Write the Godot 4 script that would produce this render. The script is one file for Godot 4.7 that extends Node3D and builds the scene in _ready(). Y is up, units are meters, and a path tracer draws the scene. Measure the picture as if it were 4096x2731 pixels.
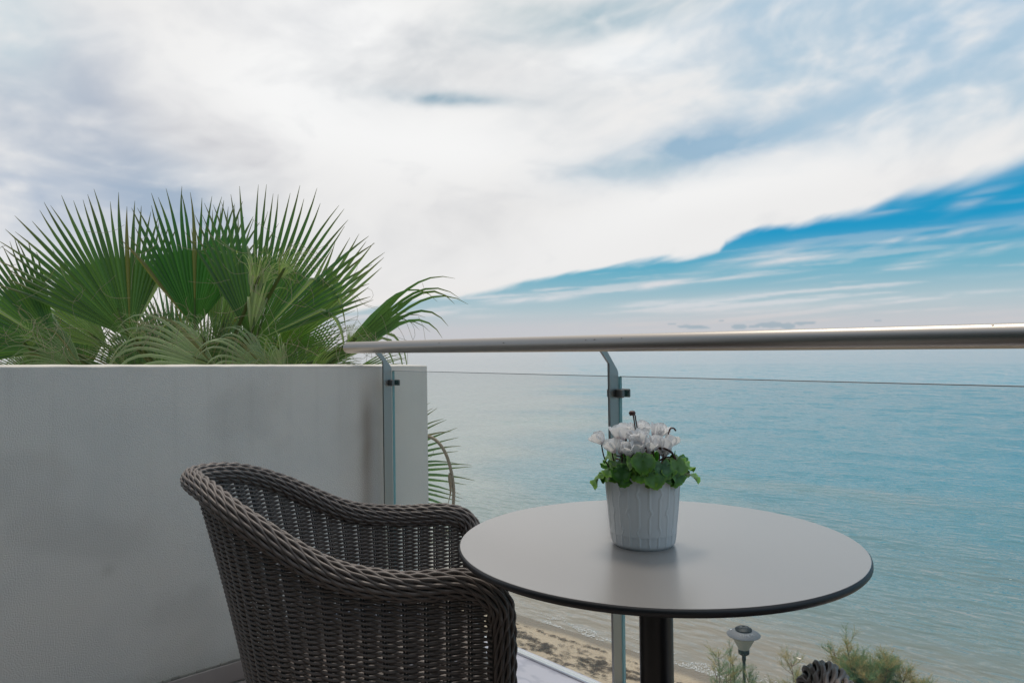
extends Node3D

# ---------------------------------------------------------------- mesh helpers
class Mb:
	var v := PackedVector3Array()
	var n := PackedVector3Array()
	var u := PackedVector2Array()
	var c := PackedColorArray()
	var i := PackedInt32Array()

	func vert(p: Vector3, nn: Vector3, uv := Vector2.ZERO, col := Color.WHITE) -> int:
		v.append(p); n.append(nn); u.append(uv); c.append(col)
		return v.size() - 1

	func quad(a: int, b: int, cc: int, d: int) -> void:   # counterclockwise seen from outside
		i.append_array(PackedInt32Array([a, cc, b, a, d, cc]))

	func tri(a: int, b: int, cc: int) -> void:
		i.append_array(PackedInt32Array([a, cc, b]))

	func face(pts: Array, out: Vector3, col := Color.WHITE, s := 1.0) -> void:
		var nn: Vector3 = (pts[1] - pts[0]).cross(pts[2] - pts[0]).normalized()
		var flip: bool = nn.dot(out) < 0.0
		if flip:
			nn = -nn
		var ax := Vector3.UP if absf(nn.y) < 0.8 else Vector3.RIGHT
		var tu := ax.cross(nn).normalized()
		var tv := nn.cross(tu)
		var k := []
		for p in pts:
			k.append(vert(p, nn, Vector2(p.dot(tu), p.dot(tv)) * s, col))
		for q in range(1, pts.size() - 1):
			if flip:
				tri(k[0], k[q + 1], k[q])
			else:
				tri(k[0], k[q], k[q + 1])

	func box(at: Vector3, size: Vector3, bev := 0.0, col := Color.WHITE, bs := Basis()) -> void:
		var h := size / 2.0
		var f := func(x: float, y: float, z: float) -> Vector3: return at + bs * Vector3(x, y, z)
		var b := bev
		for s in [-1.0, 1.0]:
			face([f.call(s * h.x, -h.y + b, -h.z + b), f.call(s * h.x, h.y - b, -h.z + b), f.call(s * h.x, h.y - b, h.z - b), f.call(s * h.x, -h.y + b, h.z - b)], bs * Vector3(s, 0, 0), col)
			face([f.call(-h.x + b, s * h.y, -h.z + b), f.call(h.x - b, s * h.y, -h.z + b), f.call(h.x - b, s * h.y, h.z - b), f.call(-h.x + b, s * h.y, h.z - b)], bs * Vector3(0, s, 0), col)
			face([f.call(-h.x + b, -h.y + b, s * h.z), f.call(h.x - b, -h.y + b, s * h.z), f.call(h.x - b, h.y - b, s * h.z), f.call(-h.x + b, h.y - b, s * h.z)], bs * Vector3(0, 0, s), col)
		if b > 0.0:
			for s in [-1.0, 1.0]:
				for t in [-1.0, 1.0]:
					face([f.call(s * h.x, t * (h.y - b), -h.z + b), f.call(s * (h.x - b), t * h.y, -h.z + b), f.call(s * (h.x - b), t * h.y, h.z - b), f.call(s * h.x, t * (h.y - b), h.z - b)], bs * Vector3(s, t, 0), col)
					face([f.call(s * h.x, -h.y + b, t * (h.z - b)), f.call(s * (h.x - b), -h.y + b, t * h.z), f.call(s * (h.x - b), h.y - b, t * h.z), f.call(s * h.x, h.y - b, t * (h.z - b))], bs * Vector3(s, 0, t), col)
					face([f.call(-h.x + b, s * h.y, t * (h.z - b)), f.call(-h.x + b, s * (h.y - b), t * h.z), f.call(h.x - b, s * (h.y - b), t * h.z), f.call(h.x - b, s * h.y, t * (h.z - b))], bs * Vector3(0, s, t), col)
					for r in [-1.0, 1.0]:
						face([f.call(s * h.x, t * (h.y - b), r * (h.z - b)), f.call(s * (h.x - b), t * h.y, r * (h.z - b)), f.call(s * (h.x - b), t * (h.y - b), r * h.z)], bs * Vector3(s, t, r), col)

	func tube(path: PackedVector3Array, rad: PackedFloat32Array, sides: int, caps := true, col := Color.WHITE, col2 := Color(-1, 0, 0)) -> void:
		var m := path.size()
		if m < 2:
			return
		var t0 := (path[1] - path[0]).normalized()
		var nn := t0.cross(Vector3.UP if absf(t0.y) < 0.9 else Vector3.RIGHT).normalized()
		var first := v.size()
		var run := 0.0
		for k in m:
			var t: Vector3 = (path[mini(k + 1, m - 1)] - path[maxi(k - 1, 0)]).normalized()
			nn = (nn - t * nn.dot(t)).normalized()
			var bb := t.cross(nn)
			if k > 0:
				run += path[k].distance_to(path[k - 1])
			var cc := col if col2.r < 0.0 else col.lerp(col2, float(k) / (m - 1))
			var r := rad[mini(k, rad.size() - 1)]
			for j in sides:
				var a := TAU * j / sides
				var d := nn * cos(a) + bb * sin(a)
				vert(path[k] + d * r, d, Vector2(float(j) / sides, run), cc)
		for k in m - 1:
			for j in sides:
				var a := first + k * sides + j
				var b := first + k * sides + (j + 1) % sides
				quad(a, b, b + sides, a + sides)
		if caps:
			var tb := (path[0] - path[1]).normalized()
			var te := (path[m - 1] - path[m - 2]).normalized()
			var ca := vert(path[0], tb, Vector2.ZERO, col)
			var ce := vert(path[m - 1], te, Vector2.ZERO, col if col2.r < 0.0 else col2)
			for j in sides:
				tri(ca, first + (j + 1) % sides, first + j)
				tri(ce, first + (m - 1) * sides + j, first + (m - 1) * sides + (j + 1) % sides)

	func lathe(prof: Array, seg: int, at := Vector3.ZERO, sharp := 0.7, col := Color.WHITE) -> void:   # profile from bottom to top, outside on the right
		var m := prof.size()
		for k in m - 1:
			var a: Vector2 = prof[k]
			var b: Vector2 = prof[k + 1]
			var d := (b - a).normalized()
			var na := d
			var nb := d
			if k > 0:
				var e: Vector2 = (a - prof[k - 1]).normalized()
				if e.dot(d) > sharp:
					na = (e + d).normalized()
			if k < m - 2:
				var e2: Vector2 = (prof[k + 2] - b).normalized()
				if e2.dot(d) > sharp:
					nb = (e2 + d).normalized()
			var first := v.size()
			for j in seg + 1:
				var t := TAU * j / seg
				var o := Vector3(cos(t), 0, -sin(t))
				vert(at + o * a.x + Vector3.UP * a.y, o * na.y - Vector3.UP * na.x, Vector2(float(j) / seg, a.y), col)
				vert(at + o * b.x + Vector3.UP * b.y, o * nb.y - Vector3.UP * nb.x, Vector2(float(j) / seg, b.y), col)
			for j in seg:
				var q := first + j * 2
				quad(q, q + 2, q + 3, q + 1)

	func done() -> ArrayMesh:
		for k in range(0, i.size(), 3):   # let every face look the way its normals do
			var p := v[i[k]]
			if (v[i[k + 2]] - p).cross(v[i[k + 1]] - p).dot(n[i[k]] + n[i[k + 1]] + n[i[k + 2]]) < 0.0:
				var q := i[k + 1]
				i[k + 1] = i[k + 2]
				i[k + 2] = q
		var a := []
		a.resize(Mesh.ARRAY_MAX)
		a[Mesh.ARRAY_VERTEX] = v
		a[Mesh.ARRAY_NORMAL] = n
		a[Mesh.ARRAY_TEX_UV] = u
		a[Mesh.ARRAY_COLOR] = c
		a[Mesh.ARRAY_INDEX] = i
		var m := ArrayMesh.new()
		m.add_surface_from_arrays(Mesh.PRIMITIVE_TRIANGLES, a)
		return m


var rng := RandomNumberGenerator.new()
var taken := {}


func rnd(a: float, b: float) -> float:
	return rng.randf_range(a, b)


func numbered(called: String) -> String:
	var k: int = taken.get(called, 0)
	taken[called] = k + 1
	return called if k == 0 else "%s_%03d" % [called, k]


func tag(o: Node3D, label: String, category: String, group := "", kind := "") -> Node3D:
	if label: o.set_meta("label", label)
	if category: o.set_meta("category", category)
	if group: o.set_meta("group", group)
	if kind: o.set_meta("kind", kind)
	return o


func thing(called: String, at := Transform3D()) -> Node3D:
	var o := Node3D.new()
	o.name = numbered(called)
	o.transform = at
	add_child(o)
	return o


var counts := {}


func part(called: String, m: Mesh, mat: Material, parent: Node3D, at := Transform3D()) -> MeshInstance3D:
	var o := MeshInstance3D.new()
	var key := str(parent.get_instance_id()) + called
	var k: int = counts.get(key, 0)
	counts[key] = k + 1
	o.name = called if k == 0 else "%s_%03d" % [called, k]
	o.mesh = m
	for s in m.get_surface_count():
		o.set_surface_override_material(s, mat)
	o.transform = at
	parent.add_child(o)
	return o


func top(called: String, m: Mesh, mat: Material, at := Transform3D()) -> MeshInstance3D:
	var o := MeshInstance3D.new()
	o.name = numbered(called)
	o.mesh = m
	for s in m.get_surface_count():
		o.set_surface_override_material(s, mat)
	o.transform = at
	add_child(o)
	return o


func scatter(called: String, m: Mesh, mat: Material, where: Array, cols: Array, parent: Node3D) -> MultiMeshInstance3D:
	var mm := MultiMesh.new()
	mm.transform_format = MultiMesh.TRANSFORM_3D
	mm.use_colors = true
	mm.mesh = m
	mm.instance_count = where.size()
	for k in where.size():
		mm.set_instance_transform(k, where[k])
		mm.set_instance_color(k, cols[k])
	var o := MultiMeshInstance3D.new()
	o.multimesh = mm
	o.material_override = mat
	o.name = called
	o.set_meta("kind", "stuff")
	parent.add_child(o)
	return o


func lin(r: float, g: float, b: float) -> Color:
	return Color(r, g, b).linear_to_srgb()


func mat(col: Color, rough: float, metal := 0.0, vc := false) -> StandardMaterial3D:
	var m := StandardMaterial3D.new()
	m.albedo_color = col.linear_to_srgb()
	m.roughness = rough
	m.metallic = metal
	m.vertex_color_use_as_albedo = vc
	return m


func noise(freq: float, oct := 4, sd := 1, kind := FastNoiseLite.TYPE_SIMPLEX_SMOOTH) -> FastNoiseLite:
	var f := FastNoiseLite.new()
	f.seed = sd
	f.noise_type = kind
	f.frequency = freq
	f.fractal_type = FastNoiseLite.FRACTAL_FBM if oct > 1 else FastNoiseLite.FRACTAL_NONE
	f.fractal_octaves = oct
	return f


func noise_tex(size: int, freq: float, oct: int, sd: int, ramp: Gradient = null, kind := FastNoiseLite.TYPE_SIMPLEX_SMOOTH) -> NoiseTexture2D:
	var t := NoiseTexture2D.new()
	t.width = size
	t.height = size
	t.seamless = true
	t.seamless_blend_skirt = 0.2
	t.noise = noise(freq, oct, sd, kind)
	if ramp:
		t.color_ramp = ramp
	return t


func ramp(stops: Array) -> Gradient:   # [offset, linear colour] pairs
	var g := Gradient.new()
	var offs := PackedFloat32Array()
	var cols := PackedColorArray()
	for s in stops:
		offs.append(s[0])
		cols.append((s[1] as Color).linear_to_srgb())
	g.offsets = offs
	g.colors = cols
	return g


func w(x: float, y: float, ahead: float) -> Vector3:   # metres: to the right, up from the balcony floor, ahead of the camera
	return Vector3(x, y, -ahead)


func cat(pts: Array, per: int) -> PackedVector3Array:   # Catmull-Rom
	var out := PackedVector3Array()
	var m := pts.size()
	for k in m - 1:
		var p0: Vector3 = pts[k - 1] if k > 0 else pts[0] * 2.0 - pts[1]
		var p1: Vector3 = pts[k]
		var p2: Vector3 = pts[k + 1]
		var p3: Vector3 = pts[k + 2] if k + 2 < m else p2 * 2.0 - p1
		for j in per:
			out.append(p1.cubic_interpolate(p2, p0, p3, float(j) / per))
	out.append(pts[m - 1])
	return out


func rads(r: float) -> PackedFloat32Array:
	return PackedFloat32Array([r])


# ---------------------------------------------------------------- the sky
var s1: FastNoiseLite
var s2: FastNoiseLite
var s3: FastNoiseLite
# azimuth, elevation (degrees) of the lower edge of the cloud sheet
const EDGE := [[-40.0, -1.5], [-21.9, 0.0], [-15.8, 1.8], [-9.3, 3.2], [-4.2, 3.72], [0.05, 4.49], [4.3, 5.48], [7.7, 5.8], [11.0, 6.54], [14.3, 6.85], [15.9, 7.25], [16.4, 7.9], [17.6, 8.4], [22.0, 8.75], [26.0, 9.3], [29.0, 9.9], [31.5, 10.1], [34.0, 10.5], [36.3, 11.2], [42.0, 13.6], [60.0, 19.0], [90.0, 24.0]]
# thin or shaded places in the sheet: azimuth, elevation, half width, half height, tilt, strength, colour
const THIN := [
	[-29.0, 14.5, 3.6, 5.5, 14, 0.72, 0.42, 0.48, 0.58], [-26.2, 10.6, 5.0, 3.0, -12, 0.8, 0.34, 0.44, 0.57], [-35.0, 15.5, 5.5, 5.0, 0, 0.62, 0.47, 0.53, 0.62],
	[-22.5, 15.0, 4.5, 2.2, -25, 0.55, 0.58, 0.585, 0.62], [-19.5, 11.5, 4.0, 1.5, 0, 0.35, 0.62, 0.63, 0.65], [-34.0, 9.6, 4.5, 2.6, 0, 0.75, 0.42, 0.50, 0.62], [-34.5, 21.5, 3.5, 3.5, 0, 0.55, 0.50, 0.64, 0.71],
	[-33.0, 3.5, 7.0, 3.5, 0, 0.35, 0.56, 0.58, 0.64],
	[-5.7, 21.4, 6.5, 2.6, 15, 0.5, 0.60, 0.63, 0.66], [-3.6, 18.9, 4.2, 0.55, -4, 0.9, 0.26, 0.40, 0.50], [-8.5, 19.4, 4.0, 1.0, 5, 0.3, 0.60, 0.64, 0.68],
	[-15.7, 8.0, 8.0, 2.0, 6, 0.35, 0.62, 0.63, 0.66], [-4.0, 9.5, 7.0, 2.2, 8, 0.3, 0.66, 0.66, 0.67], [4.5, 19.0, 5.0, 2.0, 15, 0.3, 0.58, 0.63, 0.67],
	[15.2, 14.7, 8.0, 1.5, 9, 0.9, 0.27, 0.44, 0.60], [9.0, 13.2, 4.5, 1.1, 0, 0.5, 0.40, 0.54, 0.63], [20.0, 15.6, 5.0, 1.2, 12, 0.5, 0.36, 0.52, 0.66],
	[10.5, 24.8, 8.0, 1.5, 6, 0.8, 0.36, 0.50, 0.58], [5.0, 16.5, 4.0, 1.5, 0, 0.25, 0.55, 0.60, 0.65],
	[36.0, 20.5, 9.0, 3.6, 6, 0.92, 0.33, 0.52, 0.70], [29.0, 17.0, 8.0, 1.8, 10, 0.65, 0.40, 0.56, 0.70], [21.5, 20.5, 6.0, 1.3, 12, 0.6, 0.42, 0.57, 0.69],
	[33.5, 14.6, 5.0, 1.3, 8, 0.55, 0.42, 0.57, 0.69], [25.0, 24.0, 9.0, 2.2, 6, 0.72, 0.38, 0.55, 0.70], [2.0, 25.5, 4.0, 1.2, 0, 0.5, 0.48, 0.58, 0.62]]
const BRIGHT := [[-14.5, 18.8, 9.0, 4.5, 0, 0.10], [-3.0, 15.5, 8.0, 2.4, 5, 0.06], [9.4, 21.6, 5.0, 1.7, 12, 0.10], [14.0, 11.0, 14.0, 1.7, 12, 0.05], [-11.0, 25.0, 8.0, 3.0, 0, 0.08]]
# wisps in the clear part: azimuth, elevation, half length, half thickness, tilt, strength
const WISP := [
	[26.5, 6.75, 9.5, 0.42, 5.5, 0.85], [32.5, 5.95, 5.0, 0.36, 6, 0.8], [20.0, 6.6, 5.0, 0.5, 6, 0.5], [30.5, 7.6, 5.0, 0.35, 6, 0.35],
	[10.3, 4.75, 3.6, 0.30, 5, 0.95], [15.8, 4.95, 5.0, 0.13, 3, 0.75], [7.5, 4.35, 4.0, 0.2, 3, 0.5], [2.6, 3.95, 3.7, 0.25, 3, 0.75], [12.6, 3.4, 6.8, 0.26, 3, 0.6], [27.4, 5.0, 3.4, 0.16, 5, 0.7],
	[24.0, 4.75, 2.6, 0.14, 4, 0.6], [32.6, 3.35, 4.0, 0.14, 1, 0.7], [33.0, 4.4, 2.4, 0.14, 1, 0.4], [23.4, 2.75, 9.0, 0.3, 2, 0.45], [14.0, 2.75, 6.0, 0.2, 3, 0.6],
	[5.0, 2.75, 5.0, 0.2, 2, 0.45], [32.0, 2.0, 5.0, 0.25, 1, 0.4], [9.5, 2.0, 9.0, 0.3, 1, 0.5], [-1.5, 2.6, 4.5, 0.2, 0, 0.5], [27.0, 9.0, 2.5, 0.2, 7, 0.4], [33.0, 9.3, 2.0, 0.35, 20, 0.3]]
const PUFF := [[13.7, 1.5, 1.1, 0.13], [14.6, 1.42, 0.7, 0.1], [17.3, 1.42, 0.55, 0.2], [18.3, 1.4, 0.4, 0.1], [19.5, 1.5, 1.1, 0.2], [20.8, 1.42, 0.5, 0.24], [21.9, 1.6, 0.7, 0.13], [12.4, 1.75, 0.3, 0.06], [16.0, 1.9, 0.2, 0.05], [26.5, 1.6, 0.25, 0.07]]


func edge_at(a: float) -> float:
	for k in EDGE.size() - 1:
		if a < EDGE[k + 1][0]:
			var f := clampf((a - EDGE[k][0]) / (EDGE[k + 1][0] - EDGE[k][0]), 0.0, 1.0)
			return lerpf(EDGE[k][1], EDGE[k + 1][1], f)
	return 24.0


func blob(b: Array, a: float, e: float) -> float:
	var dx: float = a - b[0]
	var dy: float = e - b[1]
	if absf(dx) > 2.4 * (b[2] + b[3]) or absf(dy) > 2.4 * (b[2] + b[3]):
		return 0.0
	var r := deg_to_rad(b[4])
	var x: float = (dx * cos(r) + dy * sin(r)) / b[2]
	var y: float = (-dx * sin(r) + dy * cos(r)) / b[3]
	return exp(-(x * x + y * y) * 0.9)


func sky_color(az: float, el: float) -> Color:
	# streaks lie along lines that rise gently to the right; the noise is taken on tilted, stretched axes
	var n1 := s1.get_noise_2d(az * 0.9, el * 2.2)
	var n2 := s1.get_noise_2d(az * 0.9 + 300.0, el * 2.2)
	var p := az * 0.97 + el * 0.26
	var q := el * 0.97 - az * 0.26
	var low := smoothstep(14.0, 6.0, el)
	var st := s2.get_noise_2d(p * lerpf(1.15, 0.8, low) + n1 * 9.0, q * lerpf(3.0, 5.0, low) + n2 * 6.0)
	var fine := s3.get_noise_2d(p * lerpf(0.9, 1.2, low) + n2 * 7.0, q * lerpf(2.6, 7.5, low) + n1 * 6.0)
	var a := az + n1 * 4.0 + fine * 0.7
	var e := el + n2 * 1.6 + st * 0.5
	# clear air
	var c := Color(0.56, 0.57, 0.60)
	c = c.lerp(Color(0.43, 0.55, 0.60), smoothstep(1.2, 3.4, el))
	c = c.lerp(Color(0.13, 0.42, 0.56), smoothstep(2.6, 6.4, el))
	c = c.lerp(Color(0.015, 0.31, 0.565), smoothstep(5.4, 8.8, el))
	c = c.lerp(Color(0.04, 0.22, 0.48), smoothstep(16.0, 50.0, el))
	var outside := smoothstep(44.0, 80.0, absf(az)) * smoothstep(62.0, 40.0, el)
	if el < 18.0:
		# wisps
		var wv := 0.0
		for b in WISP:
			wv = maxf(wv, blob(b, az + n1 * 2.0 + fine * 1.2, el + n2 * 0.35 + fine * 0.12) * float(b[5]) * clampf(0.8 + st * 1.0 + fine * 0.7, 0.15, 1.3))
		var s := s3.get_noise_2d(az * 0.30 + 80.0, (el - az * 0.045 + n2 * 0.5) * 7.5)
		var s4 := s3.get_noise_2d(az * 0.9 + 180.0, (el - az * 0.06) * 16.0 + n1 * 3.0)
		wv = wv * clampf(0.85 + 1.1 * s + 1.0 * s4, 0.1, 1.25)
		wv = maxf(wv, smoothstep(0.08, 0.5, s + s4 * 0.45) * lerpf(0.85, 0.28, smoothstep(2.5, 7.5, el)) * smoothstep(10.5, 7.0, el))
		c = c.lerp(Color(0.68, 0.70, 0.73).lerp(Color(0.60, 0.585, 0.60), smoothstep(3.5, 1.5, el)), clampf(wv, 0.0, 1.0))
		if el < 2.6:
			for b in PUFF:
				var d: float = blob([b[0], b[1], b[2], b[3], 0.0], az + fine * 0.25, el + fine * 0.08 + n2 * 0.05)
				c = c.lerp(Color(0.37, 0.45, 0.51), smoothstep(0.32, 0.5, d) * 0.95)
		c = c.lerp(Color(0.57, 0.56, 0.585), smoothstep(1.3, 0.1, el) * 0.6)
	# the sheet
	var sheet := Color(0.845, 0.84, 0.835)
	sheet = sheet.lerp(Color(0.80, 0.765, 0.74), smoothstep(7.0, 1.0, el) * 0.75)
	var br := 0.0
	for b in BRIGHT:
		br += blob(b, a, e) * float(b[5])
	sheet = sheet.lerp(Color(0.97, 0.975, 0.975), clampf(br * 9.0, 0.0, 1.0) * 0.8)
	var puff := s3.get_noise_2d(az * 0.85 + n1 * 10.0 + 40.0, el * 1.5 + n2 * 9.0)
	var shade := clampf(0.38 * st + 0.2 * fine + 0.35 * n1 + 0.38 * puff, -0.4, 0.6)
	var crisp := s3.get_noise_2d(p * 2.2 + n1 * 14.0, q * 4.4 + n2 * 12.0 + 70.0)
	shade += crisp * 0.22
	sheet = sheet.lerp(Color(0.60, 0.62, 0.66), clampf(shade * 0.75, 0.0, 0.5))
	for b in THIN:
		var d := blob(b, a, e)
		if d > 0.01:
			d = d * float(b[5]) * clampf(1.0 + st * 0.45 + fine * 0.25 + puff * 0.7 + crisp * 0.5, 0.25, 1.6)
			sheet = sheet.lerp(Color(b[6], b[7], b[8]), clampf(d, 0.0, 0.95))
	# right of the picture the sheet thins out into blue, with bright streaks kept
	var thin := smoothstep(2.0, 36.0, az) * smoothstep(11.0, 20.0, el) * 0.45
	sheet = sheet.lerp(Color(0.40, 0.56, 0.69), clampf(thin + thin * st * 2.0 + thin * fine * 1.2 + thin * crisp * 1.6, 0.0, 0.9))
	if outside > 0.0:
		# away from the view: broken cloud over blue
		var far := smoothstep(-0.15, 0.35, s1.get_noise_2d(az * 0.6 + 500.0, el * 1.3) + st * 0.35)
		sheet = sheet.lerp(Color(0.20, 0.36, 0.56).lerp(Color(0.66, 0.68, 0.71), far), outside)
	var soft := lerpf(0.5, 1.5, smoothstep(20.0, 36.0, az)) + outside * 4.0
	var rag := s3.get_noise_2d(az * 1.6 + 60.0, (el - az * 0.16) * 5.0)
	var ed := edge_at(az) + n2 * 0.4 + fine * 0.45 + st * 0.35 + rag * 0.22
	var k := smoothstep(-soft * 0.35, soft, el - ed)
	k = maxf(k, outside * smoothstep(0.0, 25.0, el) * 0.75)
	return c.lerp(sheet, k)


func make_sky() -> Image:
	s1 = noise(0.022, 4, 11)
	s2 = noise(0.035, 4, 23)
	s3 = noise(0.11, 5, 37)
	var W := 4096
	var H := 2048
	var small := Image.create(W / 8, H / 8, false, Image.FORMAT_RGBF)
	for y in H / 8:
		var el := 90.0 - (y + 0.5) * 180.0 / (H / 8)
		for x in W / 8:
			var az := fposmod((x + 0.5) * 360.0 / (W / 8) + 180.0, 360.0) - 180.0
			if el < -1.0:
				small.set_pixel(x, y, Color(0.30, 0.33, 0.34))
			else:
				small.set_pixel(x, y, sky_color(az, maxf(el, 0.0)))
	small.resize(W, H, Image.INTERPOLATE_BILINEAR)
	# finer where the picture looks
	var x0 := -int(44.0 / 360.0 * W)
	var x1 := int(44.0 / 360.0 * W)
	var y0 := int((90.0 - 30.0) / 180.0 * H)
	for y in range(y0, H / 2):
		var el := 90.0 - (y + 0.5) * 180.0 / H
		for x in range(x0, x1):
			var az := (x + 0.5) * 360.0 / W
			small.set_pixel(posmod(x, W), y, sky_color(az, el))
	return small


# ---------------------------------------------------------------- everything
const SEA := -8.8
const SHORE := 20.15          # distance of the waterline along its own normal
const SX := 0.672             # that normal, to the right and ahead
const SZ := 0.740
var T := Vector3(0.678, 0, 0.735)     # along the railing, towards the right and near
var N := Vector3(0.735, 0, -0.678)    # out to sea
var B := Transform3D(Basis(Vector3(0.678, 0, 0.735), Vector3.UP, Vector3(-0.735, 0, 0.678)), Vector3.ZERO)   # balcony axes: x along the railing, z inwards


func _ready() -> void:
	rng.seed = 7
	var cam := Camera3D.new()
	cam.name = "camera"
	cam.fov = 49.98
	cam.position = Vector3(0, 1.05, 0)
	cam.rotation = Vector3(0.0095, 0, -0.0125)
	cam.rotation_order = EULER_ORDER_XYZ
	cam.near = 0.05
	cam.far = 30000.0
	add_child(cam)
	cam.current = true

	var env := Environment.new()
	env.background_mode = Environment.BG_SKY
	var sm := PanoramaSkyMaterial.new()
	sm.panorama = ImageTexture.create_from_image(make_sky())
	sm.energy_multiplier = 1.0
	env.sky = Sky.new()
	env.sky.sky_material = sm
	env.tonemap_mode = Environment.TONE_MAPPER_LINEAR
	env.tonemap_exposure = 1.0
	env.sdfgi_enabled = true
	env.ssao_enabled = true
	env.ssil_enabled = true
	var we := WorldEnvironment.new()
	we.name = "world_environment"
	we.environment = env
	add_child(we)

	var sun := DirectionalLight3D.new()
	sun.name = "sun"
	sun.light_energy = 0.5
	sun.light_angular_distance = 15.0
	sun.light_color = Color(1.0, 0.96, 0.9)
	sun.shadow_enabled = true
	sun.rotation_degrees = Vector3(-66, 180.0 - 2.0, 0)
	add_child(sun)

	build_sea()
	build_beach()
	build_balcony()
	build_railing()
	build_wall()
	build_palm()
	build_chairs()
	build_table()
	build_cyclamen()
	build_lamp()
	build_shrubs()


# distance inland of the waterline (negative at sea) and distance along it
func inland(p: Vector3) -> float:
	return SHORE - (p.x * SX - p.z * SZ)


func along(p: Vector3) -> float:
	return p.x * SZ + p.z * SX


func from_shore(s: float, q: float, y: float) -> Vector3:
	var d := SHORE - q
	return Vector3(SX * d + SZ * s, y, -(SZ * d - SX * s))


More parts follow.
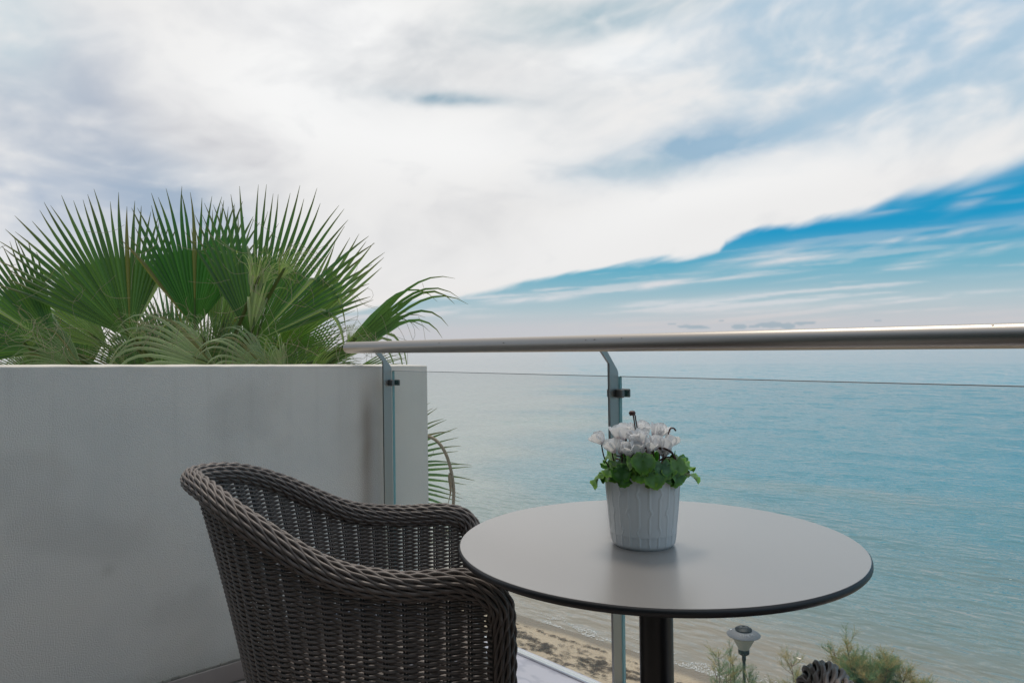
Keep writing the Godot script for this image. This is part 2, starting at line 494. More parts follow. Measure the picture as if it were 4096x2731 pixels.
func build_sea() -> void:
	var na := noise(0.85, 2, 3)
	var nb := noise(0.36, 2, 5)
	var nd := noise(0.13, 2, 6)
	var nw := noise(0.012, 2, 8)
	var nc := noise(0.035, 3, 9)
	var azs := PackedFloat32Array()
	var a := -180.0
	while a < 180.001:
		azs.append(a)
		a += 0.2 if absf(a + 0.01) < 40.0 else 4.0
	var cols := azs.size()
	var rs := PackedFloat32Array()
	var r := 16.5
	while r < 24000.0:
		rs.append(r)
		r *= 1.006 if r < 420.0 else 1.03
	rs.append(24000.0)
	var rows := rs.size()
	var v := PackedVector3Array()
	var c := PackedColorArray()
	var uv := PackedVector2Array()
	v.resize(rows * cols)
	c.resize(rows * cols)
	uv.resize(rows * cols)
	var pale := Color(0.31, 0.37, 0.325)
	var deep := Color(0.028, 0.235, 0.30)
	var mid := Color(0.15, 0.215, 0.20)
	var sandy := Color(0.27, 0.235, 0.175)
	for i in rows:
		var rr := rs[i]
		var dr := rr * (0.006 if rr < 420.0 else 0.03)
		var fa := 0.010 * clampf(1.5 - dr * 2.2, 0.0, 1.0)
		var fb := 0.058 * clampf(1.6 - dr * 0.75, 0.0, 1.0)
		var fc := 0.12 * clampf(1.6 - dr * 0.32, 0.0, 1.0)
		for j in cols:
			var t := deg_to_rad(azs[j])
			var x := sin(t) * rr
			var z := -cos(t) * rr
			var s := x * SZ + z * SX
			var d := x * SX - z * SZ - SHORE     # out to sea
			var breeze := lerpf(0.22, 1.0, smoothstep(-6.0, 22.0, x + 0.06 * z + 22.0 * nw.get_noise_2d(s, d * 1.6)))
			var y := na.get_noise_2d(s * 0.4, d) * fa * (0.4 + 0.6 * breeze) + (nb.get_noise_2d(s * 0.42, d) * fb + nd.get_noise_2d(s * 0.5, d) * fc) * breeze
			var calm := smoothstep(0.0, 5.0, d) * 0.8 + 0.2
			v[i * cols + j] = Vector3(x, SEA + y * calm, z)
			uv[i * cols + j] = Vector2(s * 0.42, d) / 11.0
			var patch := nc.get_noise_2d(s * 0.6, d * 1.2)
			var col := sandy.lerp(mid, smoothstep(0.5, 9.0, d + patch * 4.0))
			var cloud_sheen := smoothstep(15.0, -10.0, x + 0.06 * z + 18.0 * patch)  # reflection of the white cloud sheet, painted into the left water's base colour
			col = col.lerp(deep, smoothstep(6.0, 34.0, d + patch * 14.0) * (1.0 - 0.85 * cloud_sheen))
			col = col.lerp(pale, cloud_sheen * smoothstep(4.0, 20.0, d) * smoothstep(420.0, 120.0, rr))
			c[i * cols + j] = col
	var n := PackedVector3Array()
	n.resize(rows * cols)
	for i in rows:
		for j in cols:
			var e := v[i * cols + mini(j + 1, cols - 1)] - v[i * cols + maxi(j - 1, 0)]
			var f := v[mini(i + 1, rows - 1) * cols + j] - v[maxi(i - 1, 0) * cols + j]
			n[i * cols + j] = e.cross(f).normalized()
			if n[i * cols + j].y < 0.0:
				n[i * cols + j] = -n[i * cols + j]
	var idx := PackedInt32Array()
	idx.resize((rows - 1) * (cols - 1) * 6)
	var k := 0
	for i in rows - 1:
		for j in cols - 1:
			var q := i * cols + j
			idx[k] = q; idx[k + 1] = q + cols; idx[k + 2] = q + 1
			idx[k + 3] = q + 1; idx[k + 4] = q + cols; idx[k + 5] = q + cols + 1
			k += 6
	var arr := []
	arr.resize(Mesh.ARRAY_MAX)
	arr[Mesh.ARRAY_VERTEX] = v
	arr[Mesh.ARRAY_NORMAL] = n
	arr[Mesh.ARRAY_TEX_UV] = uv
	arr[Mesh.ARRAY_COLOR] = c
	arr[Mesh.ARRAY_INDEX] = idx
	var m := ArrayMesh.new()
	m.add_surface_from_arrays(Mesh.PRIMITIVE_TRIANGLES, arr)
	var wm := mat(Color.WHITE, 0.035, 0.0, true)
	wm.metallic_specular = 0.6
	wm.heightmap_enabled = true
	var rip := noise_tex(1024, 0.016, 3, 77)
	(rip.noise as FastNoiseLite).fractal_gain = 0.38
	wm.heightmap_texture = rip
	wm.heightmap_scale = 9.0
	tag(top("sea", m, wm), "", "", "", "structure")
	# foam left by the last small wave
	var fm := Mb.new()
	fm.lathe([Vector2(0.0, 0.0), Vector2(0.016, 0.0), Vector2(0.012, 0.006), Vector2(0.0, 0.008)], 6)
	var where := []
	var cc := []
	var fn := noise(0.5, 3, 71)
	while where.size() < 2600:
		var s := rnd(-22.0, -4.0)
		var q := -absf(rnd(-0.55, 0.55) + rnd(-0.5, 0.5)) - 0.02
		if fn.get_noise_2d(s, q * 2.5) < 0.02 + 0.4 * absf(q) - 0.12:
			continue
		var sc := rnd(0.4, 1.0)
		where.append(Transform3D(Basis.from_euler(Vector3(0, rnd(0, TAU), 0)).scaled(Vector3(sc * rnd(1, 2.0), sc, sc)), from_shore(s, q, SEA + 0.015)))
		cc.append(Color(0.75, 0.74, 0.70))
	tag(scatter("sea_foam", fm.done(), mat(Color.WHITE, 0.6, 0.0, true), where, cc, self), "white flecks of sea foam along the waterline of the beach", "foam", "", "stuff")


func sand_y(s: float, q: float, hn: FastNoiseLite) -> float:
	var y := SEA + 0.075 * q
	if q > 4.5:
		y = SEA + 0.3375 + (q - 4.5) * 0.012
	if q < 0.0:
		y = SEA + 0.1 * q
	var dry := smoothstep(0.5, 1.6, q)
	y += hn.get_noise_2d(s * 1.0, q * 1.3) * (0.006 + 0.035 * dry)
	y += 0.05 * exp(-pow((q - 1.75) / 0.5, 2.0)) * (0.6 + hn.get_noise_2d(s * 0.8, q * 0.3 + 50.0))
	return y


func build_beach() -> void:
	var hn := noise(1.1, 3, 15)
	var cn := noise(0.6, 3, 19)
	var us := PackedFloat32Array()
	var x := -400.0
	while x < 400.0:
		us.append(x)
		x += 0.1 if x > -24.0 and x < -2.0 else (1.0 if x > -40.0 and x < 20.0 else 20.0)
	var qs := PackedFloat32Array()
	var q := -3.0
	while q < 60.0:
		qs.append(q)
		q += 0.1 if q < 5.0 else (0.5 if q < 10.0 else 5.0)
	var b := Mb.new()
	for i in qs.size():
		for j in us.size():
			var s := us[j]
			var y := sand_y(s, qs[i], hn)
			var nn := Vector3(sand_y(s - 0.05, qs[i], hn) - sand_y(s + 0.05, qs[i], hn), 0.1, sand_y(s, qs[i] - 0.05, hn) - sand_y(s, qs[i] + 0.05, hn))
			# axes of that slope: along the shore, and inland
			var nw := (Vector3(SZ, 0, SX) * nn.x + Vector3.UP * nn.y + Vector3(-SX, 0, SZ) * nn.z).normalized()
			var col := Color(0.52, 0.425, 0.30).lerp(Color(0.45, 0.355, 0.245), 0.5 + 0.8 * cn.get_noise_2d(s, qs[i] * 1.5))
			var wet := smoothstep(0.75, 0.35, qs[i] + 0.25 * cn.get_noise_2d(s * 0.4, 7.0))
			col = col.lerp(Color(0.24, 0.20, 0.155), wet)
			b.vert(from_shore(s, qs[i], y), nw, Vector2(s, qs[i]) / 2.2, col)
	for i in qs.size() - 1:
		for j in us.size() - 1:
			var k := i * us.size() + j
			b.quad(k, k + 1, k + us.size() + 1, k + us.size())
	var m := mat(Color.WHITE, 0.85, 0.0, true)
	m.heightmap_enabled = true
	m.heightmap_texture = noise_tex(512, 0.03, 4, 31)
	m.heightmap_scale = 4.0
	tag(top("sandy_beach", b.done(), m), "", "", "", "structure")
	# seaweed: strips of dead leaves in a wrack line, and loose ones about it
	var lf := Mb.new()
	for k in 4:
		var pts := PackedVector3Array()
		var r0 := rnd(0, TAU)
		for j in 6:
			var t := j / 5.0 - 0.5
			pts.append(Vector3(t * 0.22 + rnd(-0.01, 0.01), 0.012 + 0.014 * cos(t * 3.0), sin(t * 4.0 + r0) * 0.03 + (k - 1.5) * 0.03))
		lf.tube(pts, PackedFloat32Array([0.001, 0.003, 0.0035, 0.0035, 0.003, 0.001]), 3, false)
	var where := []
	var cc := []
	var wn := noise(0.8, 4, 41)
	var tries := 0
	while where.size() < 4200 and tries < 60000:
		tries += 1
		var s := rnd(-23.0, -4.0)
		var qq := rnd(0.5, 5.0)
		var k := wn.get_noise_2d(s * 0.55, qq * 2.4)
		var band := exp(-pow((qq - 1.85 + 0.25 * wn.get_noise_2d(s * 0.4, 90.0)) / 0.42, 2.0))
		var line := exp(-pow((qq - 0.82 + 0.12 * wn.get_noise_2d(s * 0.6, 30.0)) / 0.045, 2.0))
		var p := band * smoothstep(-0.15, 0.4, k + 0.6 * wn.get_noise_2d(s * 2.6 + 200.0, qq * 5.0)) * 0.75 + line * 0.35 * smoothstep(-0.1, 0.2, k) + 0.22 * smoothstep(0.12, 0.4, wn.get_noise_2d(s * 1.6 + 400.0, qq * 4.0)) * smoothstep(0.9, 1.6, qq)
		if rng.randf() > p * 0.8:
			continue
		var sc := rnd(0.45, 1.15)
		var pos := from_shore(s, qq, 0.0)
		pos.y = sand_y(s, qq, hn) + 0.004
		where.append(Transform3D(Basis.from_euler(Vector3(rnd(-0.2, 0.2), atan2(-SX, SZ) + rnd(-1.0, 1.0), rnd(-0.2, 0.2))).scaled(Vector3(sc, sc * rnd(0.6, 1.4), sc)), pos))
		cc.append(Color(0.10, 0.078, 0.062).lerp(Color(0.17, 0.125, 0.09), rng.randf()))
	tag(scatter("seaweed", lf.done(), mat(Color.WHITE, 0.9, 0.0, true), where, cc, self), "dark brown dry seaweed washed up in a band along the sand", "seaweed", "", "stuff")
	# broken shells at the upper edge of the wash
	where = []
	cc = []
	while where.size() < 1500:
		var s := rnd(-23.0, -4.0)
		var qq := 1.15 + rnd(-0.35, 0.35) + rnd(-0.35, 0.35)
		if wn.get_noise_2d(s * 0.8 + 40.0, qq * 2.0) < -0.05:
			continue
		var pos := from_shore(s, qq, 0.0)
		pos.y = sand_y(s, qq, hn)
		var sc := rnd(0.35, 0.8)
		where.append(Transform3D(Basis.from_euler(Vector3(rnd(-0.4, 0.4), rnd(0, TAU), 0)).scaled(Vector3(sc, sc, sc)), pos))
		cc.append(Color(0.6, 0.55, 0.48).lerp(Color(0.3, 0.24, 0.2), rng.randf()))
	var sh := Mb.new()
	sh.lathe([Vector2(0.0, 0.0), Vector2(0.018, 0.0), Vector2(0.012, 0.008), Vector2(0.0, 0.012)], 5)
	tag(scatter("shell_gravel", sh.done(), mat(Color.WHITE, 0.7, 0.0, true), where, cc, self), "pale broken shells and grit scattered above the waterline", "shells", "", "stuff")


func build_balcony() -> void:
	# floor slab and tiles
	var grout := mat(Color(0.17, 0.15, 0.14), 0.85)
	var b := Mb.new()
	b.box(Vector3(1.0, -0.11, -0.42), Vector3(7.2, 0.2, 2.34), 0.0)
	var fl := top("balcony_floor", b.done(), grout, B)
	tag(fl, "", "", "", "structure")
	var tm := []
	for k in 3:
		var m := mat(Color(0.42, 0.355, 0.325) * (0.92 + 0.08 * k), 0.45)
		m.albedo_texture = noise_tex(256, 0.02, 5, 60 + k, ramp([[0.0, Color(0.78, 0.78, 0.78)], [1.0, Color(1, 1, 1)]]))
		m.uv1_triplanar = true
		m.uv1_scale = Vector3(1.5, 1.5, 1.5)
		tm.append(m)
	var tb := Mb.new()
	tb.box(Vector3.ZERO, Vector3(0.447, 0.012, 0.447), 0.0015)
	var tile := tb.done()
	for i in 9:
		for j in 5:
			var pos := Vector3(-2.337 + 0.0135 + 0.2265 + i * 0.45, -0.0065, -1.2 - 0.22 + 0.45 * j + 0.225)
			if pos.z < -1.2 or pos.z > 0.6:
				continue
			part("floor_tile", tile, tm[(i * 7 + j * 3) % 3], fl, Transform3D(Basis(), pos))
	# the marble sill that carries the railing
	b = Mb.new()
	b.box(Vector3(0.4, 0.0585, -1.37), Vector3(5.46, 0.113, 0.3), 0.0)
	var sill := thing("marble_sill", B)
	part("upstand", b.done(), mat(Color(0.30, 0.27, 0.25), 0.7), sill)
	var mm := mat(Color(0.95, 0.95, 0.97), 0.22)
	mm.albedo_texture = noise_tex(512, 0.006, 5, 91, ramp([[0.0, Color(0.60, 0.60, 0.67)], [0.40, Color(0.57, 0.57, 0.63)], [0.5, Color(0.45, 0.46, 0.53)], [0.6, Color(0.58, 0.58, 0.65)], [1.0, Color(0.64, 0.63, 0.69)]]))
	mm.uv1_triplanar = true
	mm.uv1_scale = Vector3(0.9, 0.9, 2.2)
	for i in 4:
		b = Mb.new()
		b.box(Vector3(-2.33 + 0.68 + i * 1.365, 0.125, -1.37), Vector3(1.362, 0.02, 0.33), 0.002)
		part("marble_slab", b.done(), mm, sill)
	b = Mb.new()
	b.box(Vector3(0.4, 0.1385, -1.507), Vector3(5.4, 0.006, 0.022), 0.001)
	part("steel_channel", b.done(), mat(Color(0.75, 0.76, 0.77), 0.25, 1.0), sill)
	tag(sill, "veined white marble sill under the glass railing", "sill")
	# the building that the balcony belongs to
	var house := thing("apartment_building", B)
	var plaster := mat(Color(0.42, 0.41, 0.39), 0.9)
	plaster.heightmap_enabled = true
	plaster.heightmap_texture = noise_tex(512, 0.12, 3, 51)
	plaster.heightmap_scale = 0.35
	plaster.uv1_triplanar = true
	plaster.uv1_scale = Vector3(2, 2, 2)
	b = Mb.new()
	b.box(Vector3(-2.17, 1.34, 0.9), Vector3(0.36, 2.72, 0.24), 0.0)
	b.box(Vector3(3.5, 1.34, 0.9), Vector3(2.2, 2.72, 0.24), 0.0)
	b.box(Vector3(0.205, 2.46, 0.9), Vector3(4.388, 0.48, 0.24), 0.0)
	b.box(Vector3(1.0, -4.4, 0.9), Vector3(7.2, 8.35, 0.24), 0.0)
	part("facade_wall", b.done(), plaster, house)
	b = Mb.new()
	b.box(Vector3(1.0, 2.76, 0.9), Vector3(7.3, 0.12, 0.34), 0.01)
	part("coping", b.done(), plaster, house)
	var alu := mat(Color(0.10, 0.10, 0.105), 0.4, 0.6)
	for i in 4:
		b = Mb.new()
		var cx := -1.43 + i * 1.09
		for s in [-1.0, 1.0]:
			b.box(Vector3(cx + s * 0.53, 1.11, 0.90 + (i % 2) * 0.06), Vector3(0.06, 2.2, 0.05), 0.004)
			b.box(Vector3(cx, 1.11 + s * 1.07, 0.90 + (i % 2) * 0.06), Vector3(1.0, 0.06, 0.05), 0.004)
		var dr := part("sliding_door", b.done(), alu, house)
		b = Mb.new()
		b.box(Vector3(cx, 1.11, 0.90 + (i % 2) * 0.06), Vector3(1.0, 2.08, 0.012), 0.0)
		part("door_pane", b.done(), glass_mat(), dr)
	b = Mb.new()
	b.box(Vector3(0.2, 1.33, 3.6), Vector3(5.0, 2.66, 0.1), 0.0)
	b.box(Vector3(-2.3, 1.33, 2.3), Vector3(0.1, 2.66, 2.5), 0.0)
	b.box(Vector3(2.7, 1.33, 2.3), Vector3(0.1, 2.66, 2.5), 0.0)
	b.box(Vector3(0.2, 2.71, 2.3), Vector3(5.1, 0.1, 2.7), 0.0)
	b.box(Vector3(0.2, -0.06, 2.3), Vector3(5.1, 0.1, 2.7), 0.0)
	part("room_wall", b.done(), mat(Color(0.16, 0.14, 0.12), 0.9), house)
	tag(house, "plastered apartment building whose balcony looks over the sea", "building")


func glass_mat() -> StandardMaterial3D:
	var g := StandardMaterial3D.new()
	g.transparency = BaseMaterial3D.TRANSPARENCY_ALPHA
	g.albedo_color = Color(0.28, 0.66, 0.67, 0.06)
	g.roughness = 0.0
	g.metallic_specular = 0.27
	return g


func build_railing() -> void:
	var steel := mat(Color(0.36, 0.335, 0.31), 0.40, 1.0)
	var brushed := mat(Color(0.36, 0.365, 0.35), 0.42, 1.0)
	var dull := mat(Color(0.20, 0.195, 0.19), 0.45, 1.0)
	var rail := thing("glass_railing", B)
	# handrail with a rounded end cap
	var path := PackedVector3Array()
	var rad := PackedFloat32Array()
	var rr := 0.0212
	for k in 7:
		var t := k / 6.0 * PI / 2.0
		path.append(Vector3(-2.455 + 0.012 * (1.0 - cos(t)), 1.0605, -1.415))
		rad.append(rr - 0.012 + 0.012 * sin(t) if k > 0 else rr - 0.0122)
	path.append(Vector3(-1.45, 1.0605, -1.415))
	rad.append(rr)
	path.append(Vector3(-1.44, 1.0605, -1.415))
	rad.append(rr)
	path.append(Vector3(4.55, 1.0605, -1.415))
	rad.append(rr)
	var b := Mb.new()
	b.tube(path, rad, 40)
	var hr := part("handrail", b.done(), steel, rail)
	var rust := mat(Color(0.06, 0.045, 0.035), 0.8)
	var pit := [[-1.55, 0.2, 0.0045], [-1.235, 0.35, 0.003], [-1.21, 0.34, 0.0042], [-1.12, 0.5, 0.003], [-0.35, 0.9, 0.003], [-1.85, 0.4, 0.0025]]
	for d in pit:
		b = Mb.new()
		for k in 1:
			var ang: float = d[1] + rnd(-0.1, 0.1)
			var px: float = d[0] + k * 0.006 + rnd(-0.003, 0.003)
			var o := Vector3(0, sin(ang), cos(ang))
			var sc: float = d[2] * rnd(0.5, 1.0)
			b.face([Vector3(px - sc * 1.4, 1.0605, -1.415) + o * (rr + 0.0004), Vector3(px, 1.0605, -1.415) + o.rotated(Vector3.RIGHT, -0.06) * (rr + 0.0004), Vector3(px + sc * 1.4, 1.0605, -1.415) + o * (rr + 0.0004), Vector3(px, 1.0605, -1.415) + o.rotated(Vector3.RIGHT, 0.06) * (rr + 0.0004)], o)
		part("rust_spot", b.done(), rust, hr)
	# posts: flat bars across the railing, bent in at the top to carry the rail
	var prof := [Vector2(-1.4645, 0.136), Vector2(-1.4645, 1.002), Vector2(-1.4625, 1.008), Vector2(-1.4285, 1.043), Vector2(-1.4525, 1.043), Vector2(-1.4945, 0.992), Vector2(-1.4985, 0.983), Vector2(-1.4985, 0.136)]
	var xs := [-2.283, -1.22, -0.157, 0.906, 1.969, 3.032, 4.095]
	for k in xs.size():
		b = Mb.new()
		var hx := 0.0032
		for s in [-1.0, 1.0]:
			var f := []
			var g := []
			for q in [0, 1, 2, 6, 7]:
				f.append(Vector3(s * hx, prof[q].y, prof[q].x))
			for q in [2, 3, 4, 5, 6]:
				g.append(Vector3(s * hx, prof[q].y, prof[q].x))
			b.face(f, Vector3(s, 0, 0))
			b.face(g, Vector3(s, 0, 0))
		var mid := Vector2(-1.482, 0.7)
		for q in prof.size():
			var p0: Vector2 = prof[q]
			var p1: Vector2 = prof[(q + 1) % prof.size()]
			var out := Vector2((p1 - p0).y, -(p1 - p0).x)
			if q == 2: out = Vector2(1, -1)
			elif q == 4: out = Vector2(-1, 1)
			elif out.dot((p0 + p1) / 2.0 - mid) < 0.0: out = -out
			b.face([Vector3(-hx, p0.y, p0.x), Vector3(hx, p0.y, p0.x), Vector3(hx, p1.y, p1.x), Vector3(-hx, p1.y, p1.x)], Vector3(0, out.y, out.x))
		var po := part("post", b.done(), brushed, rail, Transform3D(Basis(), Vector3(xs[k], 0, 0)))
		for y in [0.93, 0.158]:
			b = Mb.new()
			b.box(Vector3(0.0145, y, -1.4905), Vector3(0.022, 0.022, 0.014), 0.0025)
			b.box(Vector3(-0.0145, y, -1.4905), Vector3(0.022, 0.022, 0.014), 0.0025)
			b.box(Vector3(0.0, y, -1.5175), Vector3(0.052, 0.022, 0.008), 0.0025)
			b.box(Vector3(0.0, y, -1.506), Vector3(0.007, 0.018, 0.02), 0.0)
			part("glass_clamp", b.done(), dull, po)
	# panes
	var edge := mat(Color(0.22, 0.42, 0.44), 0.25)
	for k in xs.size() - 1:
		var x0: float = xs[k] + 0.006
		var x1: float = xs[k + 1] - 0.006
		b = Mb.new()
		b.box(Vector3((x0 + x1) / 2.0, (0.142 + 0.972) / 2.0, -1.505), Vector3(x1 - x0, 0.83, 0.009), 0.0)
		var g := part("glass_panel", b.done(), glass_mat(), rail)
		b = Mb.new()
		b.box(Vector3((x0 + x1) / 2.0, 0.9735, -1.505), Vector3(x1 - x0, 0.002, 0.009), 0.0)
		part("ground_edge", b.done(), mat(Color(0.40, 0.43, 0.43), 0.4), g)
		b = Mb.new()
		b.box(Vector3(x0 - 0.0015, 0.558, -1.505), Vector3(0.002, 0.83, 0.0095), 0.0)
		part("glass_edge", b.done(), edge, g)
		b = Mb.new()
		b.box(Vector3(x1 + 0.0015, 0.558, -1.505), Vector3(0.002, 0.83, 0.0095), 0.0)
		part("glass_edge", b.done(), edge, g)
	tag(rail, "stainless steel and clear glass balcony railing beside the round table", "railing")


func build_wall() -> void:
	var wall := thing("partition_wall", Transform3D(B.basis, B * Vector3(-2.337, 0, 0)))
	var m := mat(Color(0.80, 0.75, 0.685), 0.92)
	m.heightmap_enabled = true
	m.heightmap_texture = noise_tex(2048, 0.31, 3, 101)
	m.heightmap_scale = 0.19
	m.albedo_texture = noise_tex(1024, 0.008, 5, 102, ramp([[0.0, Color(0.90, 0.91, 0.91)], [0.5, Color(0.965, 0.965, 0.96)], [1.0, Color(1.0, 0.99, 0.97)]]))
	m.uv1_triplanar = true
	m.uv1_scale = Vector3(0.38, 0.38, 0.38)
	m.vertex_color_use_as_albedo = true
	# front face as a grid: slightly uneven, top falling gently outwards, with the brown run-off stain by the post
	var sn := noise(3.0, 3, 105)
	var z0 := 0.78
	var z1 := -1.70
	var nz := 200
	var ny := 84
	var b := Mb.new()
	for i in nz + 1:
		var z := lerpf(z0, z1, float(i) / nz)
		var ht := 0.988 + (z + 1.7) * 0.0235 + 0.0015 * sn.get_noise_2d(z * 3.0, 0.0)
		for j in ny + 1:
			var f := float(j) / ny
			var y := f * (ht - 0.007)
			var bulge := 0.002 * sn.get_noise_2d(z * 0.6, y * 0.6)
			var st := exp(-pow((z + 1.425 + 0.012 * sn.get_noise_2d(y * 0.5, 3.0)) / 0.026, 2.0)) * (0.50 + 0.25 * sn.get_noise_2d(y * 0.8, 9.0)) * smoothstep(1.0, 0.75, y)
			st += 0.18 * exp(-pow((z + 1.39) / 0.09, 2.0)) * smoothstep(0.98, 0.6, y)
			st += 0.05 * smoothstep(0.15, 0.5, sn.get_noise_2d(z * 9.0, y * 0.25 + 60.0)) * smoothstep(0.35, 1.0, f)
			st += 0.10 * smoothstep(0.1, 0.5, sn.get_noise_2d(z * 0.8 + 30.0, y * 0.8))
			var low := 0.25 * smoothstep(0.13, 0.06, y + 0.02 * sn.get_noise_2d(z * 4.0, 20.0))
			var spot := 0.35 * exp(-(pow((z + 0.57) / 0.016, 2.0) + pow((y - 0.43) / 0.016, 2.0)))
			var col := Color.WHITE.lerp(Color(0.33, 0.27, 0.225), clampf(st, 0, 0.9)).lerp(Color(0.55, 0.53, 0.48), clampf(low + spot, 0, 0.8))
			b.vert(Vector3(bulge, y, z), Vector3(1, 0, 0), Vector2(z, y), col)
	for i in nz:
		for j in ny:
			var q := i * (ny + 1) + j
			b.quad(q, q + ny + 1, q + ny + 2, q + 1)
	# rounded top edge, top, outer end, back
	var th := 0.2
	var ends := [[0.0, -0.007], [-0.001, -0.003], [-0.004, -0.0008], [-0.009, 0.0], [-th + 0.009, 0.002], [-th + 0.002, 0.0], [-th, -0.006]]
	for i in nz:
		var za := lerpf(z0, z1, float(i) / nz)
		var zb := lerpf(z0, z1, float(i + 1) / nz)
		var ha := 0.988 + (za + 1.7) * 0.0235 + 0.0015 * sn.get_noise_2d(za * 3.0, 0.0)
		var hb := 0.988 + (zb + 1.7) * 0.0235 + 0.0015 * sn.get_noise_2d(zb * 3.0, 0.0)
		for k in ends.size() - 1:
			var e0: Array = ends[k]
			var e1: Array = ends[k + 1]
			b.face([Vector3(e0[0], ha + e0[1], za), Vector3(e0[0], hb + e0[1], zb), Vector3(e1[0], hb + e1[1], zb), Vector3(e1[0], ha + e1[1], za)], Vector3(0.3 if k < 3 else (-0.3 if k > 3 else 0.0), 1, 0), Color(0.93, 0.92, 0.90))
	var he := 0.988
	b.face([Vector3(0, 0, z1), Vector3(0, he - 0.007, z1), Vector3(-th, he - 0.006, z1), Vector3(-th, 0, z1)], Vector3(0, 0, -1))
	b.face([Vector3(0, he - 0.007, z1), Vector3(-0.009, he, z1), Vector3(-th + 0.009, he, z1), Vector3(-th, he - 0.006, z1)], Vector3(0, 0, -1))
	b.face([Vector3(-th, 0, z1), Vector3(-th, he - 0.006, z1), Vector3(-th, he + 0.05, z0), Vector3(-th, 0, z0)], Vector3(-1, 0, 0))
	b.box(Vector3(-th / 2.0, -0.15, (z0 + z1) / 2.0), Vector3(th, 0.3, z0 - z1), 0.0)
	part("plaster", b.done(), m, wall)
	# skirting tiles with a line of old mortar above
	var sk := mat(Color(0.48, 0.405, 0.37), 0.5)
	sk.albedo_texture = noise_tex(256, 0.02, 5, 60, ramp([[0.0, Color(0.78, 0.78, 0.78)], [1.0, Color(1, 1, 1)]]))
	sk.uv1_triplanar = true
	for k in 5:
		b = Mb.new()
		b.box(Vector3(0.0045, 0.031, -0.988 - 0.2235 + k * 0.45 + (0.45 if k < 0 else 0.0) + 0.0), Vector3(0.009, 0.0615, 0.446), 0.0015)
		part("skirting_tile", b.done(), sk, wall)
	b = Mb.new()
	for k in 90:
		var z := 0.72 - k * 0.0245
		b.box(Vector3(0.002, 0.0655 + rnd(-0.001, 0.001), z), Vector3(rnd(0.004, 0.009), rnd(0.005, 0.009), 0.0243), 0.001, Color(0.8, 0.78, 0.74) * rnd(0.6, 1.0))
	part("mortar_joint", b.done(), mat(Color(0.5, 0.48, 0.44), 0.95, 0.0, true), wall)
	tag(wall, "low white stucco partition wall with sloping top, in front of the palm", "wall")


# ---------------------------------------------------------------- palm
var leaf_mat: StandardMaterial3D
var thread_mat: StandardMaterial3D


